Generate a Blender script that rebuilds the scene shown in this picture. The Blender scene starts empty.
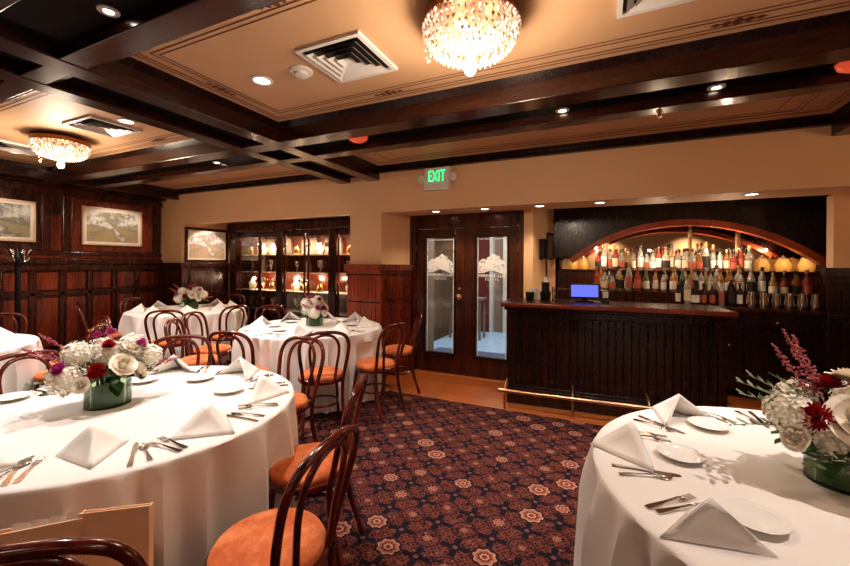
import bpy, math, random
from mathutils import Vector, Matrix
PI=math.pi; R=math.radians
random.seed(7)
SC=bpy.context.scene; COL=SC.collection

# ------------------------------------------------------------------ mesh builder
class MB:
    def __init__(s): s.v=[]; s.f=[]
    def add(s,vs,fs,T=None):
        n=len(s.v)
        for p in vs:
            s.v.append(tuple(T@Vector(p)) if T is not None else tuple(p))
        s.f+= [tuple(i+n for i in q) for q in fs]
        return s
    def box(s,x0,x1,y0,y1,z0,z1,T=None):
        return s.add([(x0,y0,z0),(x1,y0,z0),(x1,y1,z0),(x0,y1,z0),(x0,y0,z1),(x1,y0,z1),(x1,y1,z1),(x0,y1,z1)],
              [(0,3,2,1),(4,5,6,7),(0,1,5,4),(1,2,6,5),(2,3,7,6),(3,0,4,7)],T)
    def lathe(s,prof,seg=24,T=None,cap=True):
        vs=[];fs=[];n=len(prof)
        for r,z in prof:
            for k in range(seg):
                a=2*PI*k/seg; vs.append((r*math.cos(a),r*math.sin(a),z))
        for i in range(n-1):
            for k in range(seg):
                k2=(k+1)%seg
                fs.append((i*seg+k,i*seg+k2,(i+1)*seg+k2,(i+1)*seg+k))
        if cap:
            if prof[0][0]>1e-6: fs.append(tuple(range(seg-1,-1,-1)))
            if prof[-1][0]>1e-6: fs.append(tuple((n-1)*seg+k for k in range(seg)))
        return s.add(vs,fs,T)
    def tube(s,path,r,seg=8,closed=False,T=None,rs=None):
        P=[Vector(p) for p in path]; n=len(P); vs=[];fs=[]; up=None
        for i in range(n):
            if closed: t=P[(i+1)%n]-P[i-1]
            else: t=P[min(i+1,n-1)]-P[max(i-1,0)]
            t.normalize()
            if up is None:
                up=Vector((0,0,1)) if abs(t.z)<.9 else Vector((1,0,0))
            a=up-t*up.dot(t)
            if a.length<1e-5: a=t.orthogonal()
            a.normalize(); up=a; b=t.cross(a)
            rr=rs[i] if rs else r
            for k in range(seg):
                w=2*PI*k/seg; vs.append(P[i]+a*(rr*math.cos(w))+b*(rr*math.sin(w)))
        for i in range(n if closed else n-1):
            j=(i+1)%n
            for k in range(seg):
                k2=(k+1)%seg; fs.append((i*seg+k,i*seg+k2,j*seg+k2,j*seg+k))
        if not closed:
            fs.append(tuple(range(seg-1,-1,-1))); fs.append(tuple((n-1)*seg+k for k in range(seg)))
        return s.add(vs,fs,T)
    def ball(s,c,r,seg=8,rings=5,sq=(1,1,1),T=None):
        vs=[(c[0],c[1],c[2]-r*sq[2])];fs=[]
        for i in range(1,rings):
            ph=-PI/2+PI*i/rings
            for k in range(seg):
                a=2*PI*k/seg; vs.append((c[0]+r*sq[0]*math.cos(ph)*math.cos(a),c[1]+r*sq[1]*math.cos(ph)*math.sin(a),c[2]+r*sq[2]*math.sin(ph)))
        vs.append((c[0],c[1],c[2]+r*sq[2])); last=len(vs)-1
        for k in range(seg):
            k2=(k+1)%seg; fs.append((0,1+k2,1+k)); fs.append((last,last-seg+k,last-seg+k2))
        for i in range(rings-2):
            for k in range(seg):
                k2=(k+1)%seg; a=1+i*seg; fs.append((a+k,a+k2,a+seg+k2,a+seg+k))
        return s.add(vs,fs,T)
    def octa(s,c,r,h):
        x,y,z=c
        return s.add([(x+r,y,z),(x,y+r,z),(x-r,y,z),(x,y-r,z),(x,y,z+h),(x,y,z-h)],[(0,1,4),(1,2,4),(2,3,4),(3,0,4),(1,0,5),(2,1,5),(3,2,5),(0,3,5)])
    def quad(s,a,b,c,d): return s.add([a,b,c,d],[(0,1,2,3)])
    def build(s,name,mat,parent=None,smooth=False,loc=None,bevel=0,mats=None):
        me=bpy.data.meshes.new(name); me.from_pydata(s.v,[],s.f); me.validate()
        if mat is not None: me.materials.append(mat)
        if smooth:
            me.shade_smooth()
            me.set_sharp_from_angle(angle=R(50))
        me.update()
        o=bpy.data.objects.new(name,me); COL.objects.link(o)
        if parent is not None: o.parent=parent
        if loc is not None: o.location=loc
        if bevel:
            b=o.modifiers.new('bevel','BEVEL'); b.width=bevel; b.segments=2; b.limit_method='ANGLE'; b.angle_limit=R(40)
        return o
def smoothpath(pts,n=8,closed=False):
    P=[Vector(p) for p in pts]; out=[]; m=len(P)
    for i in range(m if closed else m-1):
        p1=P[i];p2=P[(i+1)%m]
        p0=P[i-1] if (i>0 or closed) else P[0]; p3=P[(i+2)%m] if (i+2<m or closed) else P[-1]
        for k in range(n):
            t=k/n
            out.append(.5*((2*p1)+(p2-p0)*t+(2*p0-5*p1+4*p2-p3)*t*t+(3*p1-p0-3*p2+p3)*t**3))
    if not closed: out.append(P[-1])
    return out
def tag(o,label=None,cat=None,group=None,kind=None):
    if label: o['label']=label
    if cat: o['category']=cat
    if group: o['group']=group
    if kind: o['kind']=kind
    return o
def empty(name,loc=(0,0,0),rz=0,label=None,cat=None,group=None):
    o=bpy.data.objects.new(name,None); COL.objects.link(o); o.location=loc; o.rotation_euler=(0,0,rz); o.empty_display_size=.1
    return tag(o,label,cat,group)
def dup(root,loc,rz,label,group=None,keep=None):
    r=root.copy(); COL.objects.link(r); r.location=loc; r.rotation_euler=(0,0,rz); r['label']=label
    if group: r['group']=group
    for ch in list(root.children):
        c=ch.copy(); COL.objects.link(c); c.parent=r
        for g in list(ch.children):
            d=g.copy(); COL.objects.link(d); d.parent=c
    return r
def struct(o,label=None,cat=None): return tag(o,label,cat,None,'structure')

# ------------------------------------------------------------------ materials
class NT:
    def __init__(s,name):
        m=bpy.data.materials.new(name); m.use_nodes=True; s.m=m; s.t=m.node_tree; s.t.nodes.clear()
        s.out=s.t.nodes.new('ShaderNodeOutputMaterial')
    def n(s,typ,ins=None,**kw):
        nd=s.t.nodes.new(typ)
        for k,v in kw.items(): setattr(nd,k,v)
        for k,v in (ins or {}).items():
            if isinstance(v,bpy.types.NodeSocket): s.t.links.new(v,nd.inputs[k])
            else: nd.inputs[k].default_value=v
        return nd
    def math(s,op,a,b=0.,c=0.):
        return s.n('ShaderNodeMath',{0:a,1:b,2:c},operation=op).outputs[0]
    def mix(s,f,a,b):
        nd=s.n('ShaderNodeMix',data_type='RGBA')
        for i,v in ((0,f),(6,a),(7,b)):
            if isinstance(v,bpy.types.NodeSocket): s.t.links.new(v,nd.inputs[i])
            else: nd.inputs[i].default_value=v if i==0 else (*v,1)
        return nd.outputs[2]
    def ramp(s,f,stops):
        nd=s.n('ShaderNodeValToRGB',{0:f}); e=nd.color_ramp.elements
        while len(e)<len(stops): e.new(.5)
        for el,(p,c) in zip(e,stops): el.position=p; el.color=(*c,1)
        return nd.outputs[0]
    def pos(s): return s.n('ShaderNodeTexCoord').outputs['Object']
    def noise(s,vec,scale,detail=3,rough=.5,st=None):
        if st: vec=s.n('ShaderNodeMapping',{0:vec,3:st}).outputs[0]
        return s.n('ShaderNodeTexNoise',{'Vector':vec,'Scale':scale,'Detail':detail,'Roughness':rough}).outputs[0]
    def bsdf(s,color,rough=.5,metal=0,**kw):
        ins={'Roughness':rough,'Metallic':metal}
        ins['Base Color']=color if isinstance(color,bpy.types.NodeSocket) else (*color,1)
        for k,v in kw.items(): ins[k.replace('_',' ')]=v
        b=s.n('ShaderNodeBsdfPrincipled',ins); s.t.links.new(b.outputs[0],s.out.inputs[0]); return b
    def bump(s,b,h,strength=.3,dist=.01):
        nb=s.n('ShaderNodeBump',{'Height':h,'Strength':strength,'Distance':dist}); s.t.links.new(nb.outputs[0],b.inputs['Normal'])
def plain(name,c,rough=.5,metal=0,var=.12,sc=12,**kw):
    t=NT(name); p=t.pos(); nz=t.noise(p,sc)
    d=tuple(x*(1-var) for x in c); l=tuple(min(1,x*(1+var)) for x in c)
    t.bsdf(t.mix(nz,d,l),rough,metal,**kw); return t.m
def wood(name,dark,light,rough=.22,st=(1,1,1),sc=6,coat=.3,bump=.05):
    t=NT(name); p=t.pos()
    a=t.noise(p,sc,5,.6,st); b=t.noise(p,sc*6,3,.6,tuple(q*1.2 for q in st))
    f=t.math('ADD',t.math('MULTIPLY',a,.7),t.math('MULTIPLY',b,.3))
    c=t.ramp(f,[(.35,dark),(.65,light)])
    bs=t.bsdf(c,t.math('ADD',t.math('MULTIPLY',b,.15),rough-.05),Coat_Weight=coat,Coat_Roughness=.12)
    if bump>0.015: t.bump(bs,f,bump,.005)
    return t.m
def emis(name,c,s):
    t=NT(name); e=t.n('ShaderNodeEmission',{'Color':(*c,1),'Strength':s}); t.t.links.new(e.outputs[0],t.out.inputs[0]); return t.m
def glassy(name,c,alpha=.35,rough=.03,emit=0,diff=None):
    # thin coloured glass: tinted transparency, a sharp facing-dependent reflection, a little body colour
    t=NT(name); lw=t.n('ShaderNodeLayerWeight',{'Blend':.25})
    tr=t.n('ShaderNodeBsdfTransparent',{'Color':(*c,1)})
    g=t.n('ShaderNodeBsdfAnisotropic',{'Color':(.9,.9,.9,1),'Roughness':rough})
    m=t.n('ShaderNodeMixShader',{0:t.math('ADD',t.math('MULTIPLY',lw.outputs['Fresnel'],.8),.02),1:tr.outputs[0],2:g.outputs[0]})
    if alpha>.06:
        b=t.n('ShaderNodeBsdfPrincipled',{'Base Color':(*(diff or c),1),'Roughness':.1,'Emission Color':(*c,1),'Emission Strength':emit})
        m=t.n('ShaderNodeMixShader',{0:alpha,1:m.outputs[0],2:b.outputs[0]})
    t.t.links.new(m.outputs[0],t.out.inputs[0]); return t.m

M={}
M['beam_x']=wood('beam_wood_x',(.016,.0042,.0022),(.060,.017,.008),.22,(.25,2,2),4,.35,.01)
M['beam_y']=wood('beam_wood_y',(.016,.0042,.0022),(.060,.017,.008),.22,(2,.25,2),4,.35,.01)
M['dark']=wood('dark_mahogany',(.007,.002,.0015),(.028,.007,.004),.25,(2,2,.4),6,.1,0)
M['bar']=wood('bar_mahogany',(.007,.002,.0015),(.040,.011,.006),.25,(3,3,.3),7,.15,0)
M['door']=wood('door_mahogany',(.020,.0045,.002),(.11,.024,.009),.2,(2.5,2.5,.3),4,.2,0)
M['panel']=wood('panel_mahogany',(.055,.009,.004),(.23,.042,.013),.25,(3,3,.3),4,.3,0)
M['panel_dark']=wood('panel_mahogany_dark',(.016,.0035,.002),(.085,.018,.007),.25,(3,3,.3),4,.25,0)
M['red_wood']=wood('wainscot_redwood',(.20,.030,.012),(.42,.085,.03),.3,(4,4,.3),4,.2,0)
M['topwood']=wood('bar_top_wood',(.12,.02,.010),(.30,.06,.028),.18,(.3,3,3),5)
M['arch']=wood('arch_redwood',(.34,.06,.028),(.60,.15,.08),.2,(.5,2,1),5)
M['chair']=wood('bentwood',(.024,.004,.002),(.18,.022,.008),.2,(1,1,1),7,.5,.02)
M['black']=plain('black_paint',(.008,.006,.006),.35)
M['gap']=plain('black_recess',(.005,.003,.003),.5,0,.2,5,Specular_IOR_Level=.2)
M['blackm']=plain('black_metal',(.015,.012,.012),.3,.6)
M['white']=plain('white_plastic',(.75,.72,.68),.4,0,.04)
M['china']=plain('white_china',(.82,.80,.76),.12,0,.03)
M['silver']=plain('polished_silver',(.75,.72,.68),.16,1,.08,40)
M['brass']=plain('aged_brass',(.62,.40,.24),.32,1,.15,20)
M['bronze']=plain('bronze',(.28,.13,.05),.3,1,.2)
M['cab_china']=plain('old_china',(.50,.42,.34),.2,0,.3,30)
M['linerm']=plain('cream_liner',(.78,.68,.55),.6)
M['paper']=plain('kraft_paper',(.88,.58,.37),.7,0,.08,10)
M['paper2']=plain('white_tissue',(.85,.82,.80),.6)
M['green']=plain('leaf_green',(.05,.13,.03),.45,0,.4,30)
M['sage']=plain('sage_leaf',(.20,.26,.15),.5,0,.3,30)
M['stem']=plain('stem_green',(.06,.12,.03),.5,0,.3)
M['cream_fl']=plain('white_petal',(.88,.83,.72),.55,0,.08,60,Subsurface_Weight=.1)
M['rose']=plain('cream_rose_petal',(.88,.80,.68),.55,0,.12,50)
M['red_fl']=plain('crimson_petal',(.42,.008,.02),.5,0,.3,60)
M['mag_fl']=plain('magenta_petal',(.50,.06,.28),.5,0,.3,50)
M['pink_fl']=plain('dusty_pink_petal',(.42,.12,.13),.6,0,.4,60)
M['mirror']=plain('mirror_glass',(.78,.72,.66),.02,1,.01)
M['screen']=emis('screen_glow',(.12,.14,.75),1.3)
M['bulb']=emis('lamp_glow',(1,.82,.60),14)
M['bulb_soft']=emis('downlight_lens',(1,.86,.72),9)
M['exit']=emis('exit_green',(.02,1,.25),1.6)
M['redglow']=plain('red_reflection',(.75,.12,.06),.3,0,.2,8,Emission_Color=(.8,.12,.05,1),Emission_Strength=.35)
M['amber_glow']=plain('amber_shade',(.70,.36,.10),.3,0,.5,22,Emission_Color=(1,.45,.12,1),Emission_Strength=.22)
M['clear']=glassy('clear_glass',(.93,.95,.93),.05)
M['pane']=glassy('pane_glass',(.95,.96,.96),.04)
M['vase_glass']=glassy('vase_glass',(.80,.88,.78),.0)
t=NT('etched_glass'); p=t.pos(); n_=t.noise(p,26,5,.7)
_tr=t.n('ShaderNodeBsdfTransparent'); _b=t.n('ShaderNodeBsdfPrincipled',{'Base Color':(.82,.80,.78,1),'Roughness':.6,'Emission Color':(.8,.78,.76,1),'Emission Strength':.10})
_m=t.n('ShaderNodeMixShader',{0:t.ramp(n_,[(.36,(.15,.15,.15)),(.46,(.85,.85,.85))]),1:_tr.outputs[0],2:_b.outputs[0]}); t.t.links.new(_m.outputs[0],t.out.inputs[0]); M['etch']=t.m
# plaster wall
def plaster(name,a,b):
    t=NT(name); p=t.pos(); n1=t.noise(p,1.3,4,.6); n2=t.noise(p,60,3)
    bs=t.bsdf(t.mix(n1,a,b),.55); t.bump(bs,n2,.12,.004); return t.m
M['wall']=plaster('amber_plaster',(.70,.44,.25),(.78,.52,.32))
M['ceil']=plaster('tan_ceiling',(.58,.35,.19),(.70,.46,.28))
M['stripe']=plain('ceiling_line_paint',(.16,.06,.03),.5)
# linen
t=NT('linen'); p=t.pos(); w=t.noise(p,260,2); w2=t.noise(p,5,3)
bs=t.bsdf(t.mix(w2,(.76,.71,.67),(.83,.78,.74)),.75,Sheen_Weight=.15); t.bump(bs,t.math('ADD',t.math('MULTIPLY',w,.3),w2),.25,.01); M['linen']=t.m
t=NT('linen_napkin'); p=t.pos(); w=t.noise(p,200,2); bs=t.bsdf((.86,.82,.78),.7,Sheen_Weight=.2); t.bump(bs,w,.15,.002); M['napkin']=t.m
# velvet
t=NT('orange_velvet'); p=t.pos(); a=t.noise(p,7,4,.65); b=t.noise(p,90,2)
c=t.ramp(t.math('ADD',t.math('MULTIPLY',a,.85),t.math('MULTIPLY',b,.15)),[(.35,(.36,.055,.012)),(.5,(.56,.13,.035)),(.68,(.78,.27,.10))])
bs=t.bsdf(c,.8,Sheen_Weight=.35,Sheen_Tint=(1,.6,.35,1)); t.bump(bs,a,.2,.01); M['velvet']=t.m
# carpet
t=NT('patterned_carpet'); p=t.pos(); sp=t.n('ShaderNodeSeparateXYZ',{0:p})
X=t.math('DIVIDE',t.math('ADD',sp.outputs[0],.711),.161); Y=t.math('DIVIDE',t.math('SUBTRACT',sp.outputs[1],2.237),.147)
ix=t.math('ROUND',X); iy=t.math('ROUND',Y); fx=t.math('SUBTRACT',X,ix); fy=t.math('SUBTRACT',Y,iy)
par=t.math('ABSOLUTE',t.math('MODULO',t.math('ADD',ix,iy),2.)); par=t.math('GREATER_THAN',par,.5)
cv=t.n('ShaderNodeCombineXYZ',{0:ix,1:iy}).outputs[0]
rnd=t.n('ShaderNodeTexWhiteNoise',{0:cv}).outputs[0]
r=t.math('SQRT',t.math('ADD',t.math('MULTIPLY',fx,fx),t.math('MULTIPLY',fy,fy)))
th=t.math('ARCTAN2',fy,fx)
c2=t.math('ABSOLUTE',t.math('COSINE',t.math('MULTIPLY',th,2.)))
c8=t.math('COSINE',t.math('MULTIPLY',th,8.)); c4=t.math('ABSOLUTE',t.math('COSINE',t.math('MULTIPLY',th,4.)))
star=t.math('LESS_THAN',r,t.math('ADD',.16,t.math('ADD',t.math('MULTIPLY',t.math('POWER',c2,4.),.50),t.math('MULTIPLY',t.math('POWER',t.math('SUBTRACT',1.,c2),5.),.22))))
star8=t.math('LESS_THAN',r,t.math('ADD',.10,t.math('MULTIPLY',t.math('POWER',c4,2.),.20)))
big=t.math('ADD',.10,t.math('MULTIPLY',t.math('POWER',rnd,2.5),.36))
rn=t.math('DIVIDE',r,t.math('ADD',big,t.math('MULTIPLY',c8,.035)))
gcheck=t.n('ShaderNodeTexChecker',{'Vector':p,'Scale':68.,'Color1':(.026,.008,.009,1),'Color2':(.135,.042,.030,1)}).outputs[0]
vor=t.n('ShaderNodeTexVoronoi',{'Vector':p,'Scale':30.},feature='DISTANCE_TO_EDGE').outputs[0]
curl=t.n('ShaderNodeTexVoronoi',{'Vector':p,'Scale':22.})
bgd=t.mix(t.math('LESS_THAN',vor,.07),gcheck,(.17,.050,.038))
bgd=t.mix(t.math('LESS_THAN',curl.outputs['Distance'],.17),bgd,(.24,.10,.07))
bgd=t.mix(t.math('GREATER_THAN',t.noise(p,14,3),.64),bgd,(.020,.006,.010))
# lattice ring around star cells
ring=t.math('LESS_THAN',t.math('ABSOLUTE',t.math('SUBTRACT',r,.44)),.03)
bgd=t.mix(t.math('MULTIPLY',ring,par),bgd,(.018,.010,.022))
med=t.ramp(rn,[(.0,(.20,.03,.03)),(.22,(.48,.26,.17)),(.42,(.10,.02,.02)),(.58,(.34,.12,.08)),(.80,(.44,.24,.17)),(.97,(.02,.008,.012))])
med.node.color_ramp.interpolation='CONSTANT'
cm=t.mix(t.math('MULTIPLY',par,t.math('LESS_THAN',rn,1.12)),bgd,med)
npar=t.math('SUBTRACT',1.,par)
cs=t.mix(t.math('MULTIPLY',npar,star),cm,(.006,.007,.015))
cs=t.mix(t.math('MULTIPLY',npar,t.math('LESS_THAN',r,.09)),cs,(.16,.07,.07))
fine=t.noise(p,180,2)
cs2=t.mix(t.math('MULTIPLY',fine,.30),cs,(.06,.018,.016))
bs=t.bsdf(cs2,.95,Specular_IOR_Level=.2); t.bump(bs,fine,.3,.004); M['carpet']=t.m
# hardwood
t=NT('hardwood'); p=t.pos(); mp=t.n('ShaderNodeMapping',{0:p,3:(1,1,1)}).outputs[0]
br=t.n('ShaderNodeTexBrick',{'Vector':mp,'Color1':(.62,.21,.06,1),'Color2':(.48,.14,.04,1),'Mortar':(.14,.04,.012,1),'Scale':1.,'Mortar Size':.0025,'Brick Width':.9,'Row Height':.075},offset=.37).outputs[0]
g=t.noise(p,10,4,.6,(.4,5,1)); bs=t.bsdf(t.mix(t.math('MULTIPLY',g,.5),br,(.25,.08,.03)),.28,Coat_Weight=.3,Coat_Roughness=.15); M['hardwood']=t.m
# hallway floor
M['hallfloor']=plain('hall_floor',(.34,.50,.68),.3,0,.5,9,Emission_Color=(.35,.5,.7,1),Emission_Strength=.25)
M['hallwall']=plain('hall_wall',(.30,.22,.16),.6)
M['curtain']=plain('hall_red_panel',(.20,.05,.045),.5)
# paintings
def painting(name,sky,mid,low,ac,seed):
    t=NT(name); p=t.pos(); sp=t.n('ShaderNodeSeparateXYZ',{0:p})
    n1=t.noise(p,3.2+seed*.4,6,.65,(1,1,1.6)); n2=t.noise(p,9+seed,6,.7); n3=t.noise(p,24,4,.6,(1,1,2.5))
    h=t.math('ADD',t.math('MULTIPLY',sp.outputs[2],1.5),t.math('MULTIPLY',t.math('SUBTRACT',n1,.5),2.4))
    h=t.math('ADD',h,t.math('MULTIPLY',t.math('SUBTRACT',n2,.5),1.6))
    c=t.ramp(t.math('ADD',h,.40),[(.12,low),(.34,mid),(.48,tuple((x+y)/2 for x,y in zip(ac,sky))),(.6,tuple(x*.85 for x in sky)),(.8,tuple(min(1,x*1.25) for x in sky))])
    c=t.mix(t.math('MULTIPLY',t.math('GREATER_THAN',n3,.57),.35),c,low)
    t.bsdf(c,.3); return t.m
M['paint1']=painting('painting_marsh',(.52,.50,.44),(.20,.20,.13),(.36,.32,.20),(.07,.06,.05),1)
M['paint2']=painting('painting_meadow',(.62,.58,.48),(.30,.26,.15),(.44,.33,.18),(.12,.09,.07),3)
M['paint3']=painting('painting_shore',(.74,.66,.56),(.50,.32,.20),(.58,.42,.28),(.14,.16,.22),5)

# ------------------------------------------------------------------ room shell
XL=-7.41; XR=4.2; YW=4.45; YN=-3.2; ZC=2.78; ZB=2.61; YD=4.97; SOF=2.18
o=MB().box(XL-.5,XR+.3,YN-.2,4.0,-.05,0).box(XL-.5,-2.72,4.0,5.9,-.05,0).build('floor',M['carpet']); struct(o)
o=MB().box(-2.72,XR+.3,4.0,6.5,-.05,0).build('floor',M['hardwood']); struct(o)
o=MB().box(XL-.5,XR+.3,YN-.2,YW+.1,ZC,ZC+.06).build('ceiling',M['ceil']); struct(o)
# front wall bands (above alcoves), with the soffit slab behind it
m=MB()
m.box(XL,XR,YW,YW+.12,SOF,ZC)
m.box(-3.2,XR,YW+.12,YD-.02,SOF,SOF+.35)
m.box(-6.8,-3.2,YW+.12,5.9,SOF+.1,SOF+.35)
m.box(XL,-6.8,YW+.001,5.9,0,SOF); m.box(XL,-6.8,YW+.12,5.9,SOF,SOF+.3)             # left pier
m.box(-3.2,-2.70,YW,YD+.02,0,SOF)              # column between cabinet and doors
m.box(-2.70,-2.54,YD-.04,YD+.1,0,SOF)
m.box(-3.2,-2.70,YD,5.9,0,SOF+.3)
o=m.build('wall_front',M['wall']); struct(o)
# splayed side of alcove
o=MB().add([(-2.70,YW,0),(-2.52,YD-.03,0),(-2.52,YD-.03,SOF),(-2.70,YW,SOF)],[(0,1,2,3)]).build('wall_alcove',M['wall']); struct(o)
# pillar between doors and bar
m=MB(); m.add([(-.92,YD-.04,0),(-.81,YD-.04,0),(-.63,5.75,0),(-.92,5.75,0),(-.92,YD-.04,2.6),(-.81,YD-.04,2.6),(-.63,5.75,2.6),(-.92,5.75,2.6)],[(0,1,5,4),(1,2,6,5),(2,3,7,6),(3,0,4,7)])
struct(m.build('wall_pillar',M['wall']))
m=MB(); m.box(1.955,XR,YD-.03,YD+.1,0,SOF); struct(m.build('wall_front_right',M['wall']))
m=MB(); m.box(-.95,XR,6.4,6.5,0,2.6); m.box(3.0,3.1,YD,6.4,0,2.6); struct(m.build('wall_bar_back',M['dark']))
m=MB(); m.box(-.95,XR,YD-.02,6.5,2.6,2.66); struct(m.build('ceiling',M['gap']))
m=MB(); m.box(-7.4,-2.7,5.9,6.0,0,2.6); struct(m.build('wall_recess',M['panel_dark']))
m=MB(); m.box(XL-.1,XL,YN,YW,0,ZC); struct(m.build('wall_left',M['panel_dark']))
m=MB(); m.box(XR,XR+.1,YN,5.1,0,ZC); struct(m.build('wall_right',M['wall']))
m=MB(); m.box(XL,XR,YN-.1,YN,0,ZC); struct(m.build('wall_rear',M['wall']))
m=MB(); m.box(XL,XR,YN,YN+.04,0,1.3); m.box(XR-.04,XR,YN,YD-.05,0,1.3); struct(m.build('trim_1',M['panel_dark'],bevel=.004))
# wood panelling of left wall
m=MB()
Y0=-.2
m.box(XL,XL+.05,Y0,YW,1.37,1.44); m.box(XL,XL+.03,Y0,YW,1.0,1.05); m.box(XL,XL+.07,Y0,YW,1.47,1.54); m.box(XL,XL+.045,Y0,YW,1.60,1.645)
m.box(XL,XL+.04,Y0,YW,0,.18); m.box(XL,XL+.05,Y0,YW,2.5,2.6)
y=YW-.10
while y>Y0:
    m.box(XL,XL+.03,y,y+.06,.18,1.37); y-=.34
for y in (3.02,2.78,2.05,4.33): m.box(XL,XL+.035,y,y+.10,1.64,2.5)
struct(m.build('trim_2',M['panel_dark'],bevel=.006))
m=MB()
y=YW-.10
while y>Y0:
    m.box(XL,XL+.018,y-.262,y-.018,1.08,1.34); m.box(XL,XL+.018,y-.262,y-.018,.25,.96); y-=.34
m.box(XL,XL+.012,3.13,4.3,1.66,2.48); m.box(XL,XL+.02,Y0,YW,1.545,1.60); m.box(XL,XL+.02,2.88,3.02,1.66,2.2)
struct(m.build('trim_3',M['panel'],bevel=.006))
# wainscot on the front pier and in the recess
m=MB()
for (a,b) in ((XL,-6.79),):
    m.box(a,b,YW-.03,YW,0,1.42); m.box(a,b+.02,YW-.06,YW,1.42,1.49)
m.box(-6.80,-6.76,YW-.03,5.36,0,1.42); m.box(-6.80,-6.73,YW-.06,5.36,1.42,1.49)
m.box(-6.76,-6.74,YW+.1,5.3,.2,.95); m.box(-6.76,-6.74,YW+.1,5.3,1.05,1.33)
struct(m.build('trim_4',M['panel_dark'],bevel=.006))
# red wainscot round column
m=MB()
m.box(-3.22,-2.68,YW-.03,YW,0,1.36); m.box(-3.25,-2.66,YW-.07,YW+.0,1.40,1.49); m.box(-3.24,-2.67,YW-.05,YW,1.36,1.41)
for x0,x1 in ((-3.19,-2.72),):
    for k in range(7):
        w_=(x1-x0-.08)/7; a_=x0+.04+k*w_
        m.box(a_+.003,a_+w_-.003,YW-.04,YW-.03,1.04,1.30)
        m.box(a_+.003,a_+w_-.003,YW-.04,YW-.03,.12,.94)
struct(m.build('trim_5',M['red_wood'],bevel=.006))
A=math.atan2(YD-.03-YW,.18); L=math.hypot(.18,YD-.03-YW); T=Matrix.Translation((-2.70,YW,0))@Matrix.Rotation(A,4,'Z')
m=MB(); m.box(-.02,L,-.03,0,0,1.36,T); m.box(-.06,L,-.07,0,1.40,1.49,T); m.box(-.04,L,-.05,0,1.36,1.41,T)
m.box(.05,L-.05,-.045,-.03,1.02,1.30,T); m.box(.05,L-.05,-.045,-.03,.12,.94,T)
struct(m.build('trim_6',M['panel'],bevel=.006))
struct(MB().box(-3.23,-2.675,YW-.047,YW-.03,1.345,1.362).box(-3.235,-2.67,YW-.058,YW-.03,1.404,1.412).box(-3.20,-2.70,YW-.036,YW-.03,.975,.99).build('trim_shade_lines',M['dark']))  # dark strips painting the shadow under the cap, plus one between the panels
# right pillar wainscot
m=MB(); m.box(1.90,XR,YD-.07,YD-.03,0,1.38); m.box(1.86,XR,YD-.12,YD-.03,1.40,1.49); m.box(1.88,XR,YD-.10,YD-.03,1.34,1.41)
m.box(2.0,2.45,YD-.085,YD-.07,1.08,1.30); m.box(2.0,2.45,YD-.085,YD-.07,.15,.98); m.box(1.90,XR,YD-.09,YD-.03,1.0,1.05)
struct(m.build('trim_7',M['dark'],bevel=.006))

# ------------------------------------------------------------------ ceiling beams
def crown(m,x0,x1,y0,y1,sides='NSEW',d=.035,h=.05):
    # moulding hugging the inside of a coffer rectangle
    z=ZC
    if 'N' in sides: m.add([(x0,y1,z),(x0,y1-d,z),(x0,y1,z-h),(x1,y1,z),(x1,y1-d,z),(x1,y1,z-h)],[(0,1,4,3),(1,2,5,4),(0,2,1),(3,4,5)])
    if 'S' in sides: m.add([(x0,y0,z),(x0,y0+d,z),(x0,y0,z-h),(x1,y0,z),(x1,y0+d,z),(x1,y0,z-h)],[(1,0,3,4),(2,1,4,5),(0,1,2),(3,5,4)])
    if 'W' in sides: m.add([(x0,y0,z),(x0+d,y0,z),(x0,y0,z-h),(x0,y1,z),(x0+d,y1,z),(x0,y1,z-h)],[(0,1,4,3),(1,2,5,4),(0,2,1),(3,4,5)])
    if 'E' in sides: m.add([(x1,y0,z),(x1-d,y0,z),(x1,y0,z-h),(x1,y1,z),(x1-d,y1,z),(x1,y1,z-h)],[(1,0,3,4),(2,1,4,5),(0,1,2),(3,5,4)])
zb=ZB
yb=[(2.68,2.86),(3.17,3.31)]; xb=[(-3.36,-3.20),(-2.90,-2.73)]
m=MB()
for a,b in yb+[(1.09,1.22),(.70,.78)]: m.box(XL,XR,a,b,zb,ZC)
m.box(XL,XR,1.22,1.26,zb+.02,ZC)
struct(m.build('trim_8',M['beam_x'],bevel=.006))
m=MB()
for a,b in xb+[(1.74,1.90),(2.2,2.36)]: m.box(a,b,-.5,YW,zb-.002,ZC)
m.box(XL,XL+.16,-.5,YW,zb-.004,ZC)
m.box(XL+.40,XL+.52,-.5,YW-.0,zb+.002,ZC)
struct(m.build('trim_9',M['beam_y'],bevel=.006))
m=MB()
m.box(XL,XR,2.86,3.17,ZB+.07,ZC); m.box(-3.20,-2.90,-.5,YW,ZB+.072,ZC-.001); m.box(1.90,2.2,-.5,YW,ZB+.072,ZC-.001)
m.box(XL,XR,.78,1.09,ZB+.07,ZC)
m.box(-2.73,XR,-3.0,.70,2.74,2.76); m.box(XL+.1,-3.36,-3.0,.70,2.74,2.76)
struct(m.build('trim_10',M['gap']))
m=MB()
crown(m,-2.73,1.74,1.26,2.68); crown(m,XL+.52,-3.36,1.26,2.68)
crown(m,-2.73,1.74,3.31,YW,'EW',.03); crown(m,XL+.52,-3.36,3.31,YW,'EW',.03)
m.box(XL,XR,YW-.06,YW,2.70,2.745); m.box(XL,XR,YW-.09,YW,2.745,ZC)
struct(m.build('trim_11',M['dark']))
# black glazed panels of the coffer over the photographer
m=MB()
for i in range(5):
    for j in range(3):
        x0=-2.6+i*.85; y0=-1.9+j*.85
        m.box(x0,x0+.7,y0,y0+.7,2.73,2.74)
struct(m.build('trim_12',M['panel_dark'],bevel=.01))
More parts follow.
